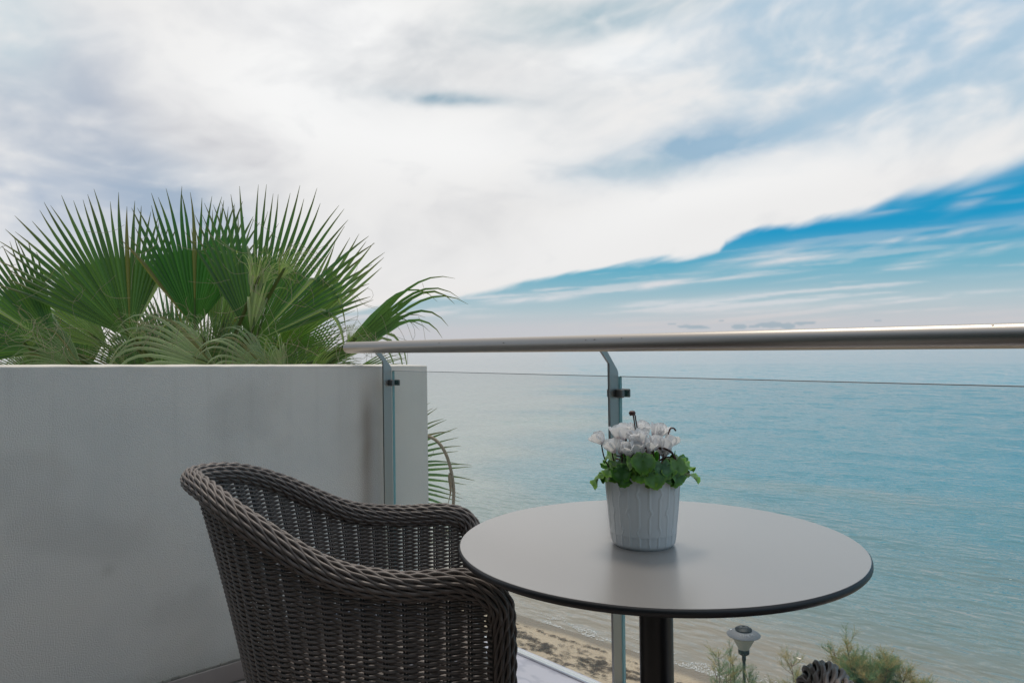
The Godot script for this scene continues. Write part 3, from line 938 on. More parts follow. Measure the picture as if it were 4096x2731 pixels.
func frond(palm: Node3D, hub: Vector3, tip: Vector3, crown: Vector3, half: float, tilt: float, droop: float, split: float, pale: float, hang: float) -> void:
	var R := hub.distance_to(tip)
	var ax := (tip - hub).normalized()
	var toward := (Vector3(0, 1.05, 0) - palm.position - hub).normalized()
	var side := ax.cross(toward).normalized()
	var nrm := side.cross(ax).normalized()
	if tilt != 0.0:
		side = side.rotated(ax, deg_to_rad(tilt))
		nrm = nrm.rotated(ax, deg_to_rad(tilt))
	var step := 3.1 if droop < 1.0 else (4.4 if droop < 2.1 or droop > 2.45 else 6.0)
	var ns := int(maxf(7, 2.0 * half / step))
	var dth := deg_to_rad(2.0 * half / ns)
	var b := Mb.new()
	var g0 := Color(0.115, 0.215, 0.068).lerp(Color(0.34, 0.42, 0.26), pale)
	var g1 := Color(0.068, 0.165, 0.066).lerp(Color(0.42, 0.48, 0.32), pale)
	if pale < 0.0:
		g0 = Color(0.06, 0.185, 0.05)
		g1 = Color(0.08, 0.215, 0.065)
	for k in ns:
		var th := deg_to_rad(-half) + dth * (k + 0.5)
		var d := (ax * cos(th) + side * sin(th)).normalized()
		var rel := absf(th) / deg_to_rad(maxf(half, 1.0))
		var L := R * (1.0 - 0.24 * rel * rel) * rnd(0.93, 1.06)
		var sp := split * rnd(0.85, 1.12)
		var wsp := R * split * dth * 0.5 * 1.13
		var fall := droop * rnd(0.6, 1.4)
		var broken := rng.randf() < hang
		var kink := rnd(0.5, 0.72)
		var sway := rnd(-0.06, 0.06)
		var base := g0.lerp(g1, rng.randf()) * rnd(0.8, 1.2)
		if broken:
			base = base.lerp(Color(0.42, 0.48, 0.31), 0.8)
		if rng.randf() < 0.05:
			base = base.lerp(Color(0.26, 0.21, 0.09), 0.75)      # a dry leaflet
		var tipc := base.lerp(Color(0.24, 0.17, 0.08), 0.75)
		var p := hub + d * R * 0.03
		var dir := d
		var across := d.cross(nrm).normalized()
		var last := -1
		var nst := 13 if (broken or droop > 0.4) else 10
		for j in nst + 1:
			var t := float(j) / nst
			var wd: float
			if t < sp:
				wd = wsp * (0.03 + 0.97 * t / sp)
			else:
				var f := (t - sp) / (1.0 - sp)
				wd = wsp * (1.0 - f * 0.45 - 0.55 * f * f) * (0.92 if droop < 1.0 else (0.62 if droop < 2.1 or droop > 2.45 else 0.74))
			if j == nst:
				wd = 0.0008
			if j > 0:
				var bend := fall * smoothstep(sp * 0.9, 1.0, t) * 0.28
				if broken and t > kink:
					bend += 0.75
				dir = (dir + Vector3.DOWN * bend + side * sway * smoothstep(sp, 1.0, t) - nrm * 0.012).normalized()
				p += dir * L / nst
			across = (across - dir * across.dot(dir)).normalized()
			var up := across.cross(dir).normalized()
			var col := base.lerp(tipc, smoothstep(0.76, 1.0, t))
			if t < sp * 0.5:
				col = base.lerp(Color(0.12, 0.17, 0.05), 0.3 * (1.0 - t / (sp * 0.5)))
			var pl := wd * 0.9
			var nl := (up + across * 0.8).normalized()
			var nr := (up - across * 0.8).normalized()
			var ia := b.vert(p + across * wd, nl, Vector2(0, t), col)
			b.vert(p + up * pl, nl, Vector2(0.5, t), col * 1.05)
			b.vert(p + up * pl, nr, Vector2(0.5, t), col * 1.05)
			b.vert(p - across * wd, nr, Vector2(1, t), col)
			if last >= 0:
				b.quad(last + 1, last, ia, ia + 1)
				b.quad(last + 3, last + 2, ia + 2, ia + 3)
			last = ia
	var o := part("frond", b.done(), leaf_mat, palm)
	# leaf stalk
	b = Mb.new()
	var midp := crown.lerp(hub, 0.55) + Vector3.UP * 0.06
	b.tube(cat([crown, midp, hub, hub + ax * R * 0.22], 6), PackedFloat32Array([0.022, 0.02, 0.018, 0.017, 0.016, 0.015, 0.014, 0.013, 0.012, 0.012, 0.012, 0.011, 0.01, 0.008, 0.007, 0.006, 0.005, 0.004, 0.003]), 6, true, Color(0.10, 0.15, 0.045), Color(0.12, 0.19, 0.05))
	part("petiole", b.done(), leaf_mat, o)
	# curling threads
	b = Mb.new()
	for k in int(4 + half * 0.22):
		var th := deg_to_rad(rnd(-half, half))
		var d := ax * cos(th) + side * sin(th)
		var p := hub + d * R * rnd(0.35, 0.8) + nrm * 0.015
		var pts := PackedVector3Array()
		var cur := (d * 0.3 + Vector3.DOWN * 0.6 + side * rnd(-0.8, 0.8) + nrm * 0.2).normalized()
		var spin := rnd(-0.45, 0.45)
		for j in 9:
			pts.append(p)
			p += cur * rnd(0.02, 0.036)
			cur = cur.rotated(nrm, spin + rnd(-0.2, 0.2))
		b.tube(pts, rads(0.0011), 3, false, Color(0.34, 0.30, 0.19))
	var t := part("thread", b.done(), thread_mat, o)
	t.set_meta("kind", "stuff")


func build_palm() -> void:
	leaf_mat = mat(Color.WHITE, 0.42, 0.0, true)
	leaf_mat.backlight_enabled = true
	leaf_mat.backlight = Color(0.85, 0.95, 0.5)
	thread_mat = mat(Color.WHITE, 0.8, 0.0, true)
	var base := w(-2.15, -8.35, 5.0)
	var palm := thing("fan_palm", Transform3D(Basis(), base))
	var holder := Transform3D(Basis(), -base)
	# trunk
	var b := Mb.new()
	var prof := [Vector2(0.30, 0.0)]
	for k in 60:
		var y := 0.12 + k * 0.135
		prof.append(Vector2(0.25 - 0.0013 * k + 0.012 * (k % 2), y))
	prof.append(Vector2(0.16, 8.45))
	b.lathe(prof, 20)
	var bark := mat(Color(0.17, 0.13, 0.10), 0.95)
	bark.heightmap_enabled = true
	bark.heightmap_texture = noise_tex(256, 0.04, 4, 121)
	bark.heightmap_scale = 1.5
	bark.uv1_triplanar = true
	part("trunk", b.done(), bark, palm)
	b = Mb.new()
	for k in 70:
		var a := k * 2.4
		var y := 6.3 + k * 0.031
		var o := Vector3(cos(a), 0, sin(a))
		b.tube(PackedVector3Array([o * 0.15 + Vector3.UP * y, o * 0.24 + Vector3.UP * (y + 0.12), o * 0.30 + Vector3.UP * (y + 0.26)]), PackedFloat32Array([0.05, 0.035, 0.02]), 5, true, Color(0.20, 0.15, 0.10), Color(0.25, 0.19, 0.12))
	part("leaf_bases", b.done(), thread_mat, palm).set_meta("kind", "stuff")
	var crown := Vector3(0, 8.75, 0)
	# hub and tip of each blade: right, up, ahead
	var F := FRONDS
	for f in F:
		var hub := w(f[0], f[1], f[2]) - base
		var tip := w(f[3], f[4], f[5]) - base
		frond_at(palm, hub, tip, crown, f, base)
	# the drooping flower stalk beside the wall, with fruit
	b = Mb.new()
	var sp := [w(-0.70, 0.50, 4.75), w(-0.52, 0.515, 4.5), w(-0.44, 0.475, 4.42), w(-0.39, 0.38, 4.4), w(-0.362, 0.23, 4.4), w(-0.366, 0.08, 4.4), w(-0.372, -0.01, 4.4)]
	var sl := []
	for p in sp:
		sl.append(p - base)
	b.tube(cat(sl, 8), PackedFloat32Array([0.012, 0.012, 0.012, 0.011, 0.011, 0.011, 0.010, 0.010]), 7, true, Color(0.27, 0.21, 0.13), Color(0.33, 0.255, 0.19))
	b.tube(cat([w(-0.366, 0.10, 4.4) - base, w(-0.366, 0.06, 4.4) - base, w(-0.367, 0.0, 4.4) - base, w(-0.36, -0.06, 4.4) - base], 4), PackedFloat32Array([0.011, 0.012, 0.013, 0.015, 0.017, 0.019, 0.021, 0.022, 0.022, 0.02, 0.016, 0.012, 0.006]), 6, true, Color(0.36, 0.28, 0.21))
	b.tube(cat([w(-0.385, 0.31, 4.39) - base, w(-0.378, 0.20, 4.385) - base, w(-0.40, 0.11, 4.38) - base], 5), PackedFloat32Array([0.004, 0.011, 0.012, 0.010, 0.008, 0.006, 0.004, 0.003, 0.0025, 0.002, 0.001]), 5, true, Color(0.30, 0.22, 0.14))
	var stalk := part("flower_stalk", b.done(), thread_mat, palm)
	stalk.set_meta("label", "brown arching flower stalk hanging beside the wall end")
	b = Mb.new()
	for k in 46:
		var c := w(-0.43 + rnd(-0.08, 0.06), -0.055 + rnd(-0.03, 0.025), 4.4 + rnd(-0.05, 0.05)) - base
		b.lathe([Vector2(0.0, -0.0065), Vector2(0.005, -0.004), Vector2(0.0065, 0.0), Vector2(0.005, 0.004), Vector2(0.0, 0.0065)], 6, c, 0.2, Color(0.035, 0.03, 0.025).lerp(Color(0.16, 0.15, 0.07), rng.randf()))
		b.tube(PackedVector3Array([c, c.lerp(w(-0.37, -0.03, 4.4) - base, 0.6)]), rads(0.0012), 3, false, Color(0.25, 0.2, 0.1))
	for k in 26:
		var c := w(-0.555 + rnd(-0.03, 0.016), 0.20 + rnd(-0.06, 0.05), 4.5 + rnd(-0.03, 0.03)) - base
		b.lathe([Vector2(0.0, -0.0065), Vector2(0.005, -0.004), Vector2(0.0065, 0.0), Vector2(0.005, 0.004), Vector2(0.0, 0.0065)], 6, c, 0.2, Color(0.03, 0.027, 0.025))
	part("fruit", b.done(), thread_mat, stalk).set_meta("kind", "stuff")
	tag(palm, "green fan palm with drooping leaf tips rising behind the partition wall", "palm")


func frond_at(palm: Node3D, hub: Vector3, tip: Vector3, crown: Vector3, f: Array, base: Vector3) -> void:
	# work in the palm's own axes; the light-facing side is chosen from where the balcony stands
	var R := hub.distance_to(tip)
	if R > 0.01:
		frond(palm, hub, tip, crown, f[6], f[7], f[8], f[9], f[10], f[11])


const FRONDS := [
	[-2.608, 0.925, 5.300, -2.762, 1.400, 5.300, 60, 0, 0.25, 0.5, 0.1, 0.1],
	[-1.945, 0.916, 5.300, -1.783, 1.388, 5.300, 60, 0, 0.25, 0.5, 0.15, 0.1],
	[-3.023, 0.902, 5.200, -3.361, 1.278, 5.200, 60, 0, 0.3, 0.5, 0.1, 0.1],
	[-1.449, 0.889, 5.000, -1.148, 1.228, 5.000, 45, 0, 0.35, 0.5, 0.2, 0.1],
	[-2.012, 1.075, 5.000, -1.816, 2.046, 5.100, 26, 12, 0.1, 0.5, 0.35, 0.05],
	[-2.701, 1.084, 4.900, -3.272, 1.606, 4.800, 30, -10, 0.2, 0.5, 0.45, 0.0],
	[-2.787, 1.043, 4.700, -3.438, 1.394, 4.600, 30, 10, 0.2, 0.5, 0.35, 0.0],
	[-2.371, 0.842, 5.000, -2.399, 1.414, 5.100, 55, 0, 0.2, 0.5, 0.05, 0.05],
	[-2.062, 0.842, 4.900, -1.969, 1.396, 4.900, 60, 15, 0.25, 0.5, 0.2, 0.1],
	[-2.419, 0.852, 4.800, -2.673, 1.255, 4.800, 60, 15, 0.3, 0.5, 0.15, 0.1],
	[-2.419, 0.891, 5.300, -2.668, 1.598, 5.400, 34, 0, 0.1, 0.5, 0.1, 0.0],
	[-1.648, 0.871, 4.800, -1.472, 1.383, 4.800, 60, -10, 0.35, 0.5, 0.1, 0.1],
	[-3.140, 0.856, 4.900, -3.342, 1.208, 4.900, 60, 0, 0.35, 0.5, 0.3, 0.1],
	[-1.983, 0.813, 4.400, -1.986, 1.152, 4.300, 50, 10, 0.5, 0.5, 0.3, 0.1],
	[-1.439, 0.800, 4.500, -1.247, 1.118, 4.400, 60, 20, 0.5, 0.45, 0.25, 0.1],
	[-2.271, 1.143, 4.350, -2.552, 1.956, 4.250, 46, 8, 0.03, 0.56, 0.05, 0.03],
	[-1.884, 1.190, 4.350, -1.907, 2.026, 4.400, 37, -5, 0.02, 0.56, -1, 0.0],
	[-1.500, 1.107, 4.250, -1.183, 1.952, 4.250, 52, -10, 0.06, 0.52, 0.03, 0.12],
	[-1.474, 1.068, 4.750, -0.925, 1.734, 4.800, 17, 15, 0.05, 0.55, 0.45, 0.0],
	[-1.463, 1.041, 4.500, -1.008, 1.351, 4.400, 32, 20, 0.22, 0.4, 0.1, 0.05],
	[-1.065, 0.943, 4.050, -0.306, 1.499, 4.150, 13, 45, 1.45, 0.6, 0.04, 0.06],
	[-1.102, 0.929, 4.100, -0.480, 1.360, 4.250, 10, -30, 1.1, 0.6, 0.06, 0.15],
	[-2.603, 1.082, 4.200, -3.210, 1.505, 4.100, 45, -15, 0.1, 0.55, 0.0, 0.05],
	[-1.611, 0.951, 4.000, -2.172, 1.326, 3.800, 40, 35, 2.44, 0.36, 1.0, 0.0],
	[-1.326, 0.924, 4.000, -1.596, 1.228, 3.800, 38, 30, 2.2, 0.42, 0.9, 0.0],
	[-2.349, 0.960, 4.000, -2.614, 1.241, 3.800, 40, 30, 1.9, 0.42, 0.5, 0.1],
	[-1.254, 0.899, 4.000, -1.325, 1.180, 3.800, 40, 30, 1.8, 0.45, 0.7, 0.1],
	[-1.449, 1.140, 4.050, -1.303, 1.596, 3.950, 16, 30, 1.8, 0.5, 0.9, 0.5],
	[-1.627, 0.924, 4.100, -1.563, 1.228, 4.100, 12, 10, 0.1, 0.6, 0.25, 0.0],
	[-0.992, 0.887, 4.200, -0.616, 0.995, 4.200, 16, 20, 0.25, 0.5, 0.3, 0.0],
	[-1.164, 0.869, 4.100, -0.824, 1.036, 4.000, 35, 30, 0.9, 0.45, 0.35, 0.0],
	[-1.404, 1.401, 4.000, -1.243, 1.701, 3.950, 42, 20, 2.6, 0.2, 1.0, 0.0],
	[-1.257, 1.442, 3.950, -1.071, 1.703, 3.900, 34, 25, 2.6, 0.2, 1.0, 0.0],
	[-1.660, 1.094, 3.950, -1.730, 1.327, 3.900, 42, 10, 2.6, 0.22, 0.9, 0.0],
	[-2.013, 1.099, 3.950, -2.032, 1.331, 3.900, 36, 10, 2.6, 0.22, 0.75, 0.0],
	[-2.601, 1.082, 3.950, -2.520, 1.337, 3.900, 36, 10, 2.6, 0.22, 0.6, 0.0],
	[-0.884, 1.084, 3.950, -0.755, 1.245, 3.900, 42, 10, 2.6, 0.22, 0.6, 0.0],
	[-1.061, 0.253, 4.700, -0.315, 0.318, 4.500, 52, 10, 0.22, 0.5, 0.12, 0.0],
	[-1.051, -0.072, 4.900, -0.488, -0.056, 4.800, 40, -10, 0.35, 0.5, 0.15, 0.0],
	[-2.6, 0.5, 5.9, -3.1, 0.9, 6.6, 60, 0, 0.3, 0.5, 0.1, 0.1], [-1.7, 0.5, 5.9, -1.3, 0.9, 6.7, 60, 0, 0.3, 0.5, 0.1, 0.1], [-2.9, 0.2, 4.6, -3.8, 0.0, 4.2, 60, 0, 0.4, 0.5, 0.1, 0.1], [-2.1, 0.1, 6.1, -2.1, -0.2, 7.0, 60, 0, 0.4, 0.5, 0.1, 0.1], [-1.9, -0.1, 4.4, -1.7, -0.7, 4.0, 60, 0, 0.5, 0.5, 0.2, 0.1]]



# ---------------------------------------------------------------- wicker chairs
func rim_controls() -> Array:
	var half := [Vector3(-0.006, 0.797, 0.0), Vector3(0.050, 0.785, 0.111), Vector3(0.134, 0.743, 0.189), Vector3(0.276, 0.665, 0.242), Vector3(0.403, 0.640, 0.274), Vector3(0.516, 0.638, 0.276), Vector3(0.572, 0.612, 0.284), Vector3(0.585, 0.552, 0.268), Vector3(0.584, 0.40, 0.263), Vector3(0.580, 0.20, 0.258), Vector3(0.575, 0.03, 0.254)]
	var full := []
	for k in range(half.size() - 1, 0, -1):
		full.append(half[k])
	for k in half.size():
		full.append(half[k] * Vector3(1, 1, -1))
	return full


func build_chairs() -> void:
	var wick := mat(Color(0.145, 0.118, 0.105), 0.48)
	wick.rim_enabled = true
	wick.rim = 0.25
	wick.rim_tint = 0.4
	var dark := mat(Color(0.088, 0.077, 0.072), 0.5)
	var chair := thing("wicker_armchair")
	# the braided rim: strands wound about a core, rising and diving so that they read as plaited rows
	var core := cat(rim_controls(), 40)
	var cum := PackedFloat32Array([0.0])
	for k in range(1, core.size()):
		cum.append(cum[k - 1] + core[k].distance_to(core[k - 1]))
	var total := cum[cum.size() - 1]
	var ns := 470
	var pts := PackedVector3Array()
	var tg := PackedVector3Array()
	var nr := PackedVector3Array()
	var at := 0
	for k in ns + 1:
		var d := total * k / ns
		while at < cum.size() - 2 and cum[at + 1] < d:
			at += 1
		pts.append(core[at].lerp(core[at + 1], clampf((d - cum[at]) / (cum[at + 1] - cum[at]), 0, 1)))
	var nn := Vector3.UP
	for k in ns + 1:
		var t := (pts[mini(k + 1, ns)] - pts[maxi(k - 1, 0)]).normalized()
		if k == 0:
			nn = t.cross(Vector3.RIGHT).normalized()
		nn = (nn - t * nn.dot(t)).normalized()
		tg.append(t)
		nr.append(nn)
	var rim := Mb.new()
	var cr := PackedFloat32Array()
	for k in ns + 1:
		var md := (total * k / ns - total / 2.0) / 0.33
		cr.append(0.0165 * (1.0 - 0.22 * exp(-md * md)))
	rim.tube(pts, cr, 8, true)
	var rimo := part("braided_rim", rim.done(), dark, chair)
	var strands := 20
	var rows := 13.0
	var lead := 0.60
	for s in strands:
		var path := PackedVector3Array()
		for k in ns + 1:
			var run := total * k / ns
			var phi := TAU * (float(s) / strands + run / lead)
			var wob := 0.0023 * sin(rows * phi * 1.0)
			phi += 0.05 * cos(rows * phi)
			var mid := (run - total / 2.0) / 0.33
			var rad := 0.0222 * (1.0 - 0.2 * exp(-mid * mid)) + wob
			var bb := tg[k].cross(nr[k])
			path.append(pts[k] + (nr[k] * cos(phi) + bb * sin(phi)) * rad)
		var st := Mb.new()
		st.tube(path, rads(0.0034), 5, true)
		part("rim_strand", st.done(), wick, rimo)
	# the woven shell. Plan of the body: s from one front edge round the back to the other
	var top_pts := PackedVector3Array()
	for p in core:
		top_pts.append(p)
	var nst := 37
	# front edges of the shell sit where the rim turns down; take the part of the rim between the two turns
	var i0 := 40 * 4 + 6
	var i1 := core.size() - 1 - i0
	var per := 10
	var m := (nst - 1) * per
	var plan := PackedVector3Array()      # rim point over each step
	var lens := PackedFloat32Array([0.0])
	for k in range(i0 + 1, i1 + 1):
		lens.append(lens[k - i0 - 1] + Vector2(core[k].x - core[k - 1].x, core[k].z - core[k - 1].z).length())
	at = 0
	for k in m + 1:
		var d := lens[lens.size() - 1] * k / m
		while at < lens.size() - 2 and lens[at + 1] < d:
			at += 1
		plan.append(core[i0 + at].lerp(core[i0 + at + 1], clampf((d - lens[at]) / (lens[at + 1] - lens[at]), 0, 1)))
	# base plan: a rounder, shallower horseshoe under it
	var shell := func(k: float, h: float) -> Vector3:
		var kk := clampf(k, 0.0, float(m))
		var a := int(kk)
		var p: Vector3 = plan[a] if a >= m else plan[a].lerp(plan[a + 1], kk - a)
		var hr: float = p.y
		var f := clampf(h / hr, 0.0, 1.0)
		var back := clampf(1.0 - p.x / 0.45, 0.0, 1.0)
		# below the rim the shell steps in under the roll, more so at the back
		var inset := back * (0.152 * (1.0 - pow(f, 1.5)) + 0.006)
		var bz := p.z * (1.0 + 0.10 * back * (1.0 - f))
		var zs := signf(p.z) * 0.006 * (1.0 - back)
		return Vector3(p.x + inset * (0.45 + 0.55 * back), h, bz - zs)
	for k in nst:
		for s in [-1.0, 1.0]:
			var path := PackedVector3Array()
			var kk := float(k * per)
			var hr: float = plan[mini(int(kk), m)].y
			for j in 15:
				path.append(shell.call(kk + s * 0.75, lerpf(0.05, hr - 0.004, j / 14.0)))
			var st := Mb.new()
			st.tube(path, rads(0.0022), 5, true)
			part("stake", st.done(), dark, chair)
	var dh := 0.0092
	var h := 0.06
	var row := 0
	while h < 0.785:
		for s in 2:
			# each row is a pair of strands that twist about one another between the stakes
			var run := []
			var path := PackedVector3Array()
			for k in m + 1:
				var hr: float = plan[k].y
				if h > hr - 0.008:
					if path.size() > 3:
						run.append(path)
					path = PackedVector3Array()
					continue
				if k % 2 == 1 and path.size() > 0 and k < m:
					pass
				var p: Vector3 = shell.call(float(k), h)
				var p2: Vector3 = shell.call(float(k) + 0.5, h)
				var p1: Vector3 = shell.call(float(k) - 0.5, h)
				var t := (p2 - p1).normalized()
				var out := Vector3.UP.cross(t).normalized()
				var ph := PI * k / per + PI * s
				path.append(p + out * cos(ph) * 0.0046 + Vector3.UP * sin(ph) * 0.0024)
			if path.size() > 3:
				run.append(path)
			var st := Mb.new()
			for q in run:
				st.tube(q, rads(0.0025), 5, true)
			if run.size():
				part("weaver", st.done(), wick, chair)
		row += 1
		h += dh
	# seat, base hoop and inner frame
	var seat := Mb.new()
	for k in 26:
		var z := -0.235 + 0.47 * k / 25.0
		var pth := PackedVector3Array()
		for j in 9:
			var x := lerpf(0.14 + 0.12 * pow(absf(z) / 0.235, 2.0), 0.575, j / 8.0)
			pth.append(Vector3(x, 0.395 + 0.003 * (1 if (j + k) % 2 == 0 else -1), z))
		seat.tube(pth, rads(0.0045), 5, true)
	for k in 20:
		var x := 0.16 + 0.41 * k / 19.0
		seat.tube(PackedVector3Array([Vector3(x, 0.395, -0.235), Vector3(x, 0.395, 0.235)]), rads(0.0045), 5, true)
	part("seat", seat.done(), wick, chair)
	var fr := Mb.new()
	fr.tube(PackedVector3Array([Vector3(0.575, 0.39, -0.25), Vector3(0.575, 0.39, 0.25)]), rads(0.014), 8)
	var hoop := PackedVector3Array()
	for k in range(0, m + 1, 4):
		hoop.append(shell.call(float(k), 0.045))
	fr.tube(hoop, rads(0.013), 8)
	fr.tube(PackedVector3Array([Vector3(0.575, 0.045, -0.25), Vector3(0.575, 0.045, 0.25)]), rads(0.012), 8)
	part("frame", fr.done(), dark, chair)
	for p in [Vector3(0.57, 0.016, -0.25), Vector3(0.57, 0.016, 0.25), Vector3(0.19, 0.016, -0.17), Vector3(0.19, 0.016, 0.17)]:
		var ft := Mb.new()
		ft.lathe([Vector2(0.0, -0.016), Vector2(0.014, -0.016), Vector2(0.015, 0.03), Vector2(0.0, 0.03)], 12, p)
		part("foot", ft.done(), dark, chair)
	var other: Node3D = chair.duplicate()
	chair.transform = Transform3D(Basis(Vector3.UP, 0.148), w(-0.643, 0, 1.486))
	tag(chair, "dark brown wicker armchair between the white wall and the round table", "armchair", "wicker armchairs at the table")
	other.name = numbered("wicker_armchair")
	add_child(other)
	other.transform = Transform3D(Basis(Vector3.UP, 1.266), w(0.482, 0.004, 0.298))
	tag(other, "dark wicker armchair of which only a braided arm end shows, below the shrubs", "armchair", "wicker armchairs at the table")


func build_table() -> void:
	var at := w(0.2185, 0, 1.141)
	var tb := thing("round_table", Transform3D(Basis(), at))
	var b := Mb.new()
	b.lathe([Vector2(0.3026, 0.7497), Vector2(0.3022, 0.75), Vector2(0.0, 0.75)], 120, Vector3.ZERO, 0.99)
	var lam := mat(Color(0.23, 0.212, 0.20), 0.30)
	lam.metallic_specular = 0.62
	lam.clearcoat_enabled = true
	lam.clearcoat = 0.9
	lam.clearcoat_roughness = 0.22
	part("tabletop", b.done(), lam, tb)
	b = Mb.new()
	b.lathe([Vector2(0.0, 0.7382), Vector2(0.2995, 0.7382), Vector2(0.303, 0.7395), Vector2(0.305, 0.742), Vector2(0.305, 0.7455), Vector2(0.3044, 0.7480), Vector2(0.3026, 0.7493)], 120, Vector3.ZERO, 0.4)
	part("table_edge", b.done(), mat(Color(0.014, 0.014, 0.016), 0.42), tb)
	var iron := mat(Color(0.012, 0.012, 0.013), 0.35)
	b = Mb.new()
	b.lathe([Vector2(0.026, 0.02), Vector2(0.026, 0.735)], 32)
	part("column", b.done(), iron, tb)
	b = Mb.new()
	b.lathe([Vector2(0.0, 0.0), Vector2(0.205, 0.0), Vector2(0.21, 0.004), Vector2(0.205, 0.010), Vector2(0.06, 0.018), Vector2(0.03, 0.03), Vector2(0.0, 0.03)], 48)
	part("base", b.done(), iron, tb)
	b = Mb.new()
	b.lathe([Vector2(0.0, 0.725), Vector2(0.05, 0.728), Vector2(0.09, 0.7365), Vector2(0.0, 0.7365)], 24)
	part("mounting_plate", b.done(), iron, tb)
	tag(tb, "round taupe bistro table with black edge and black column", "table")


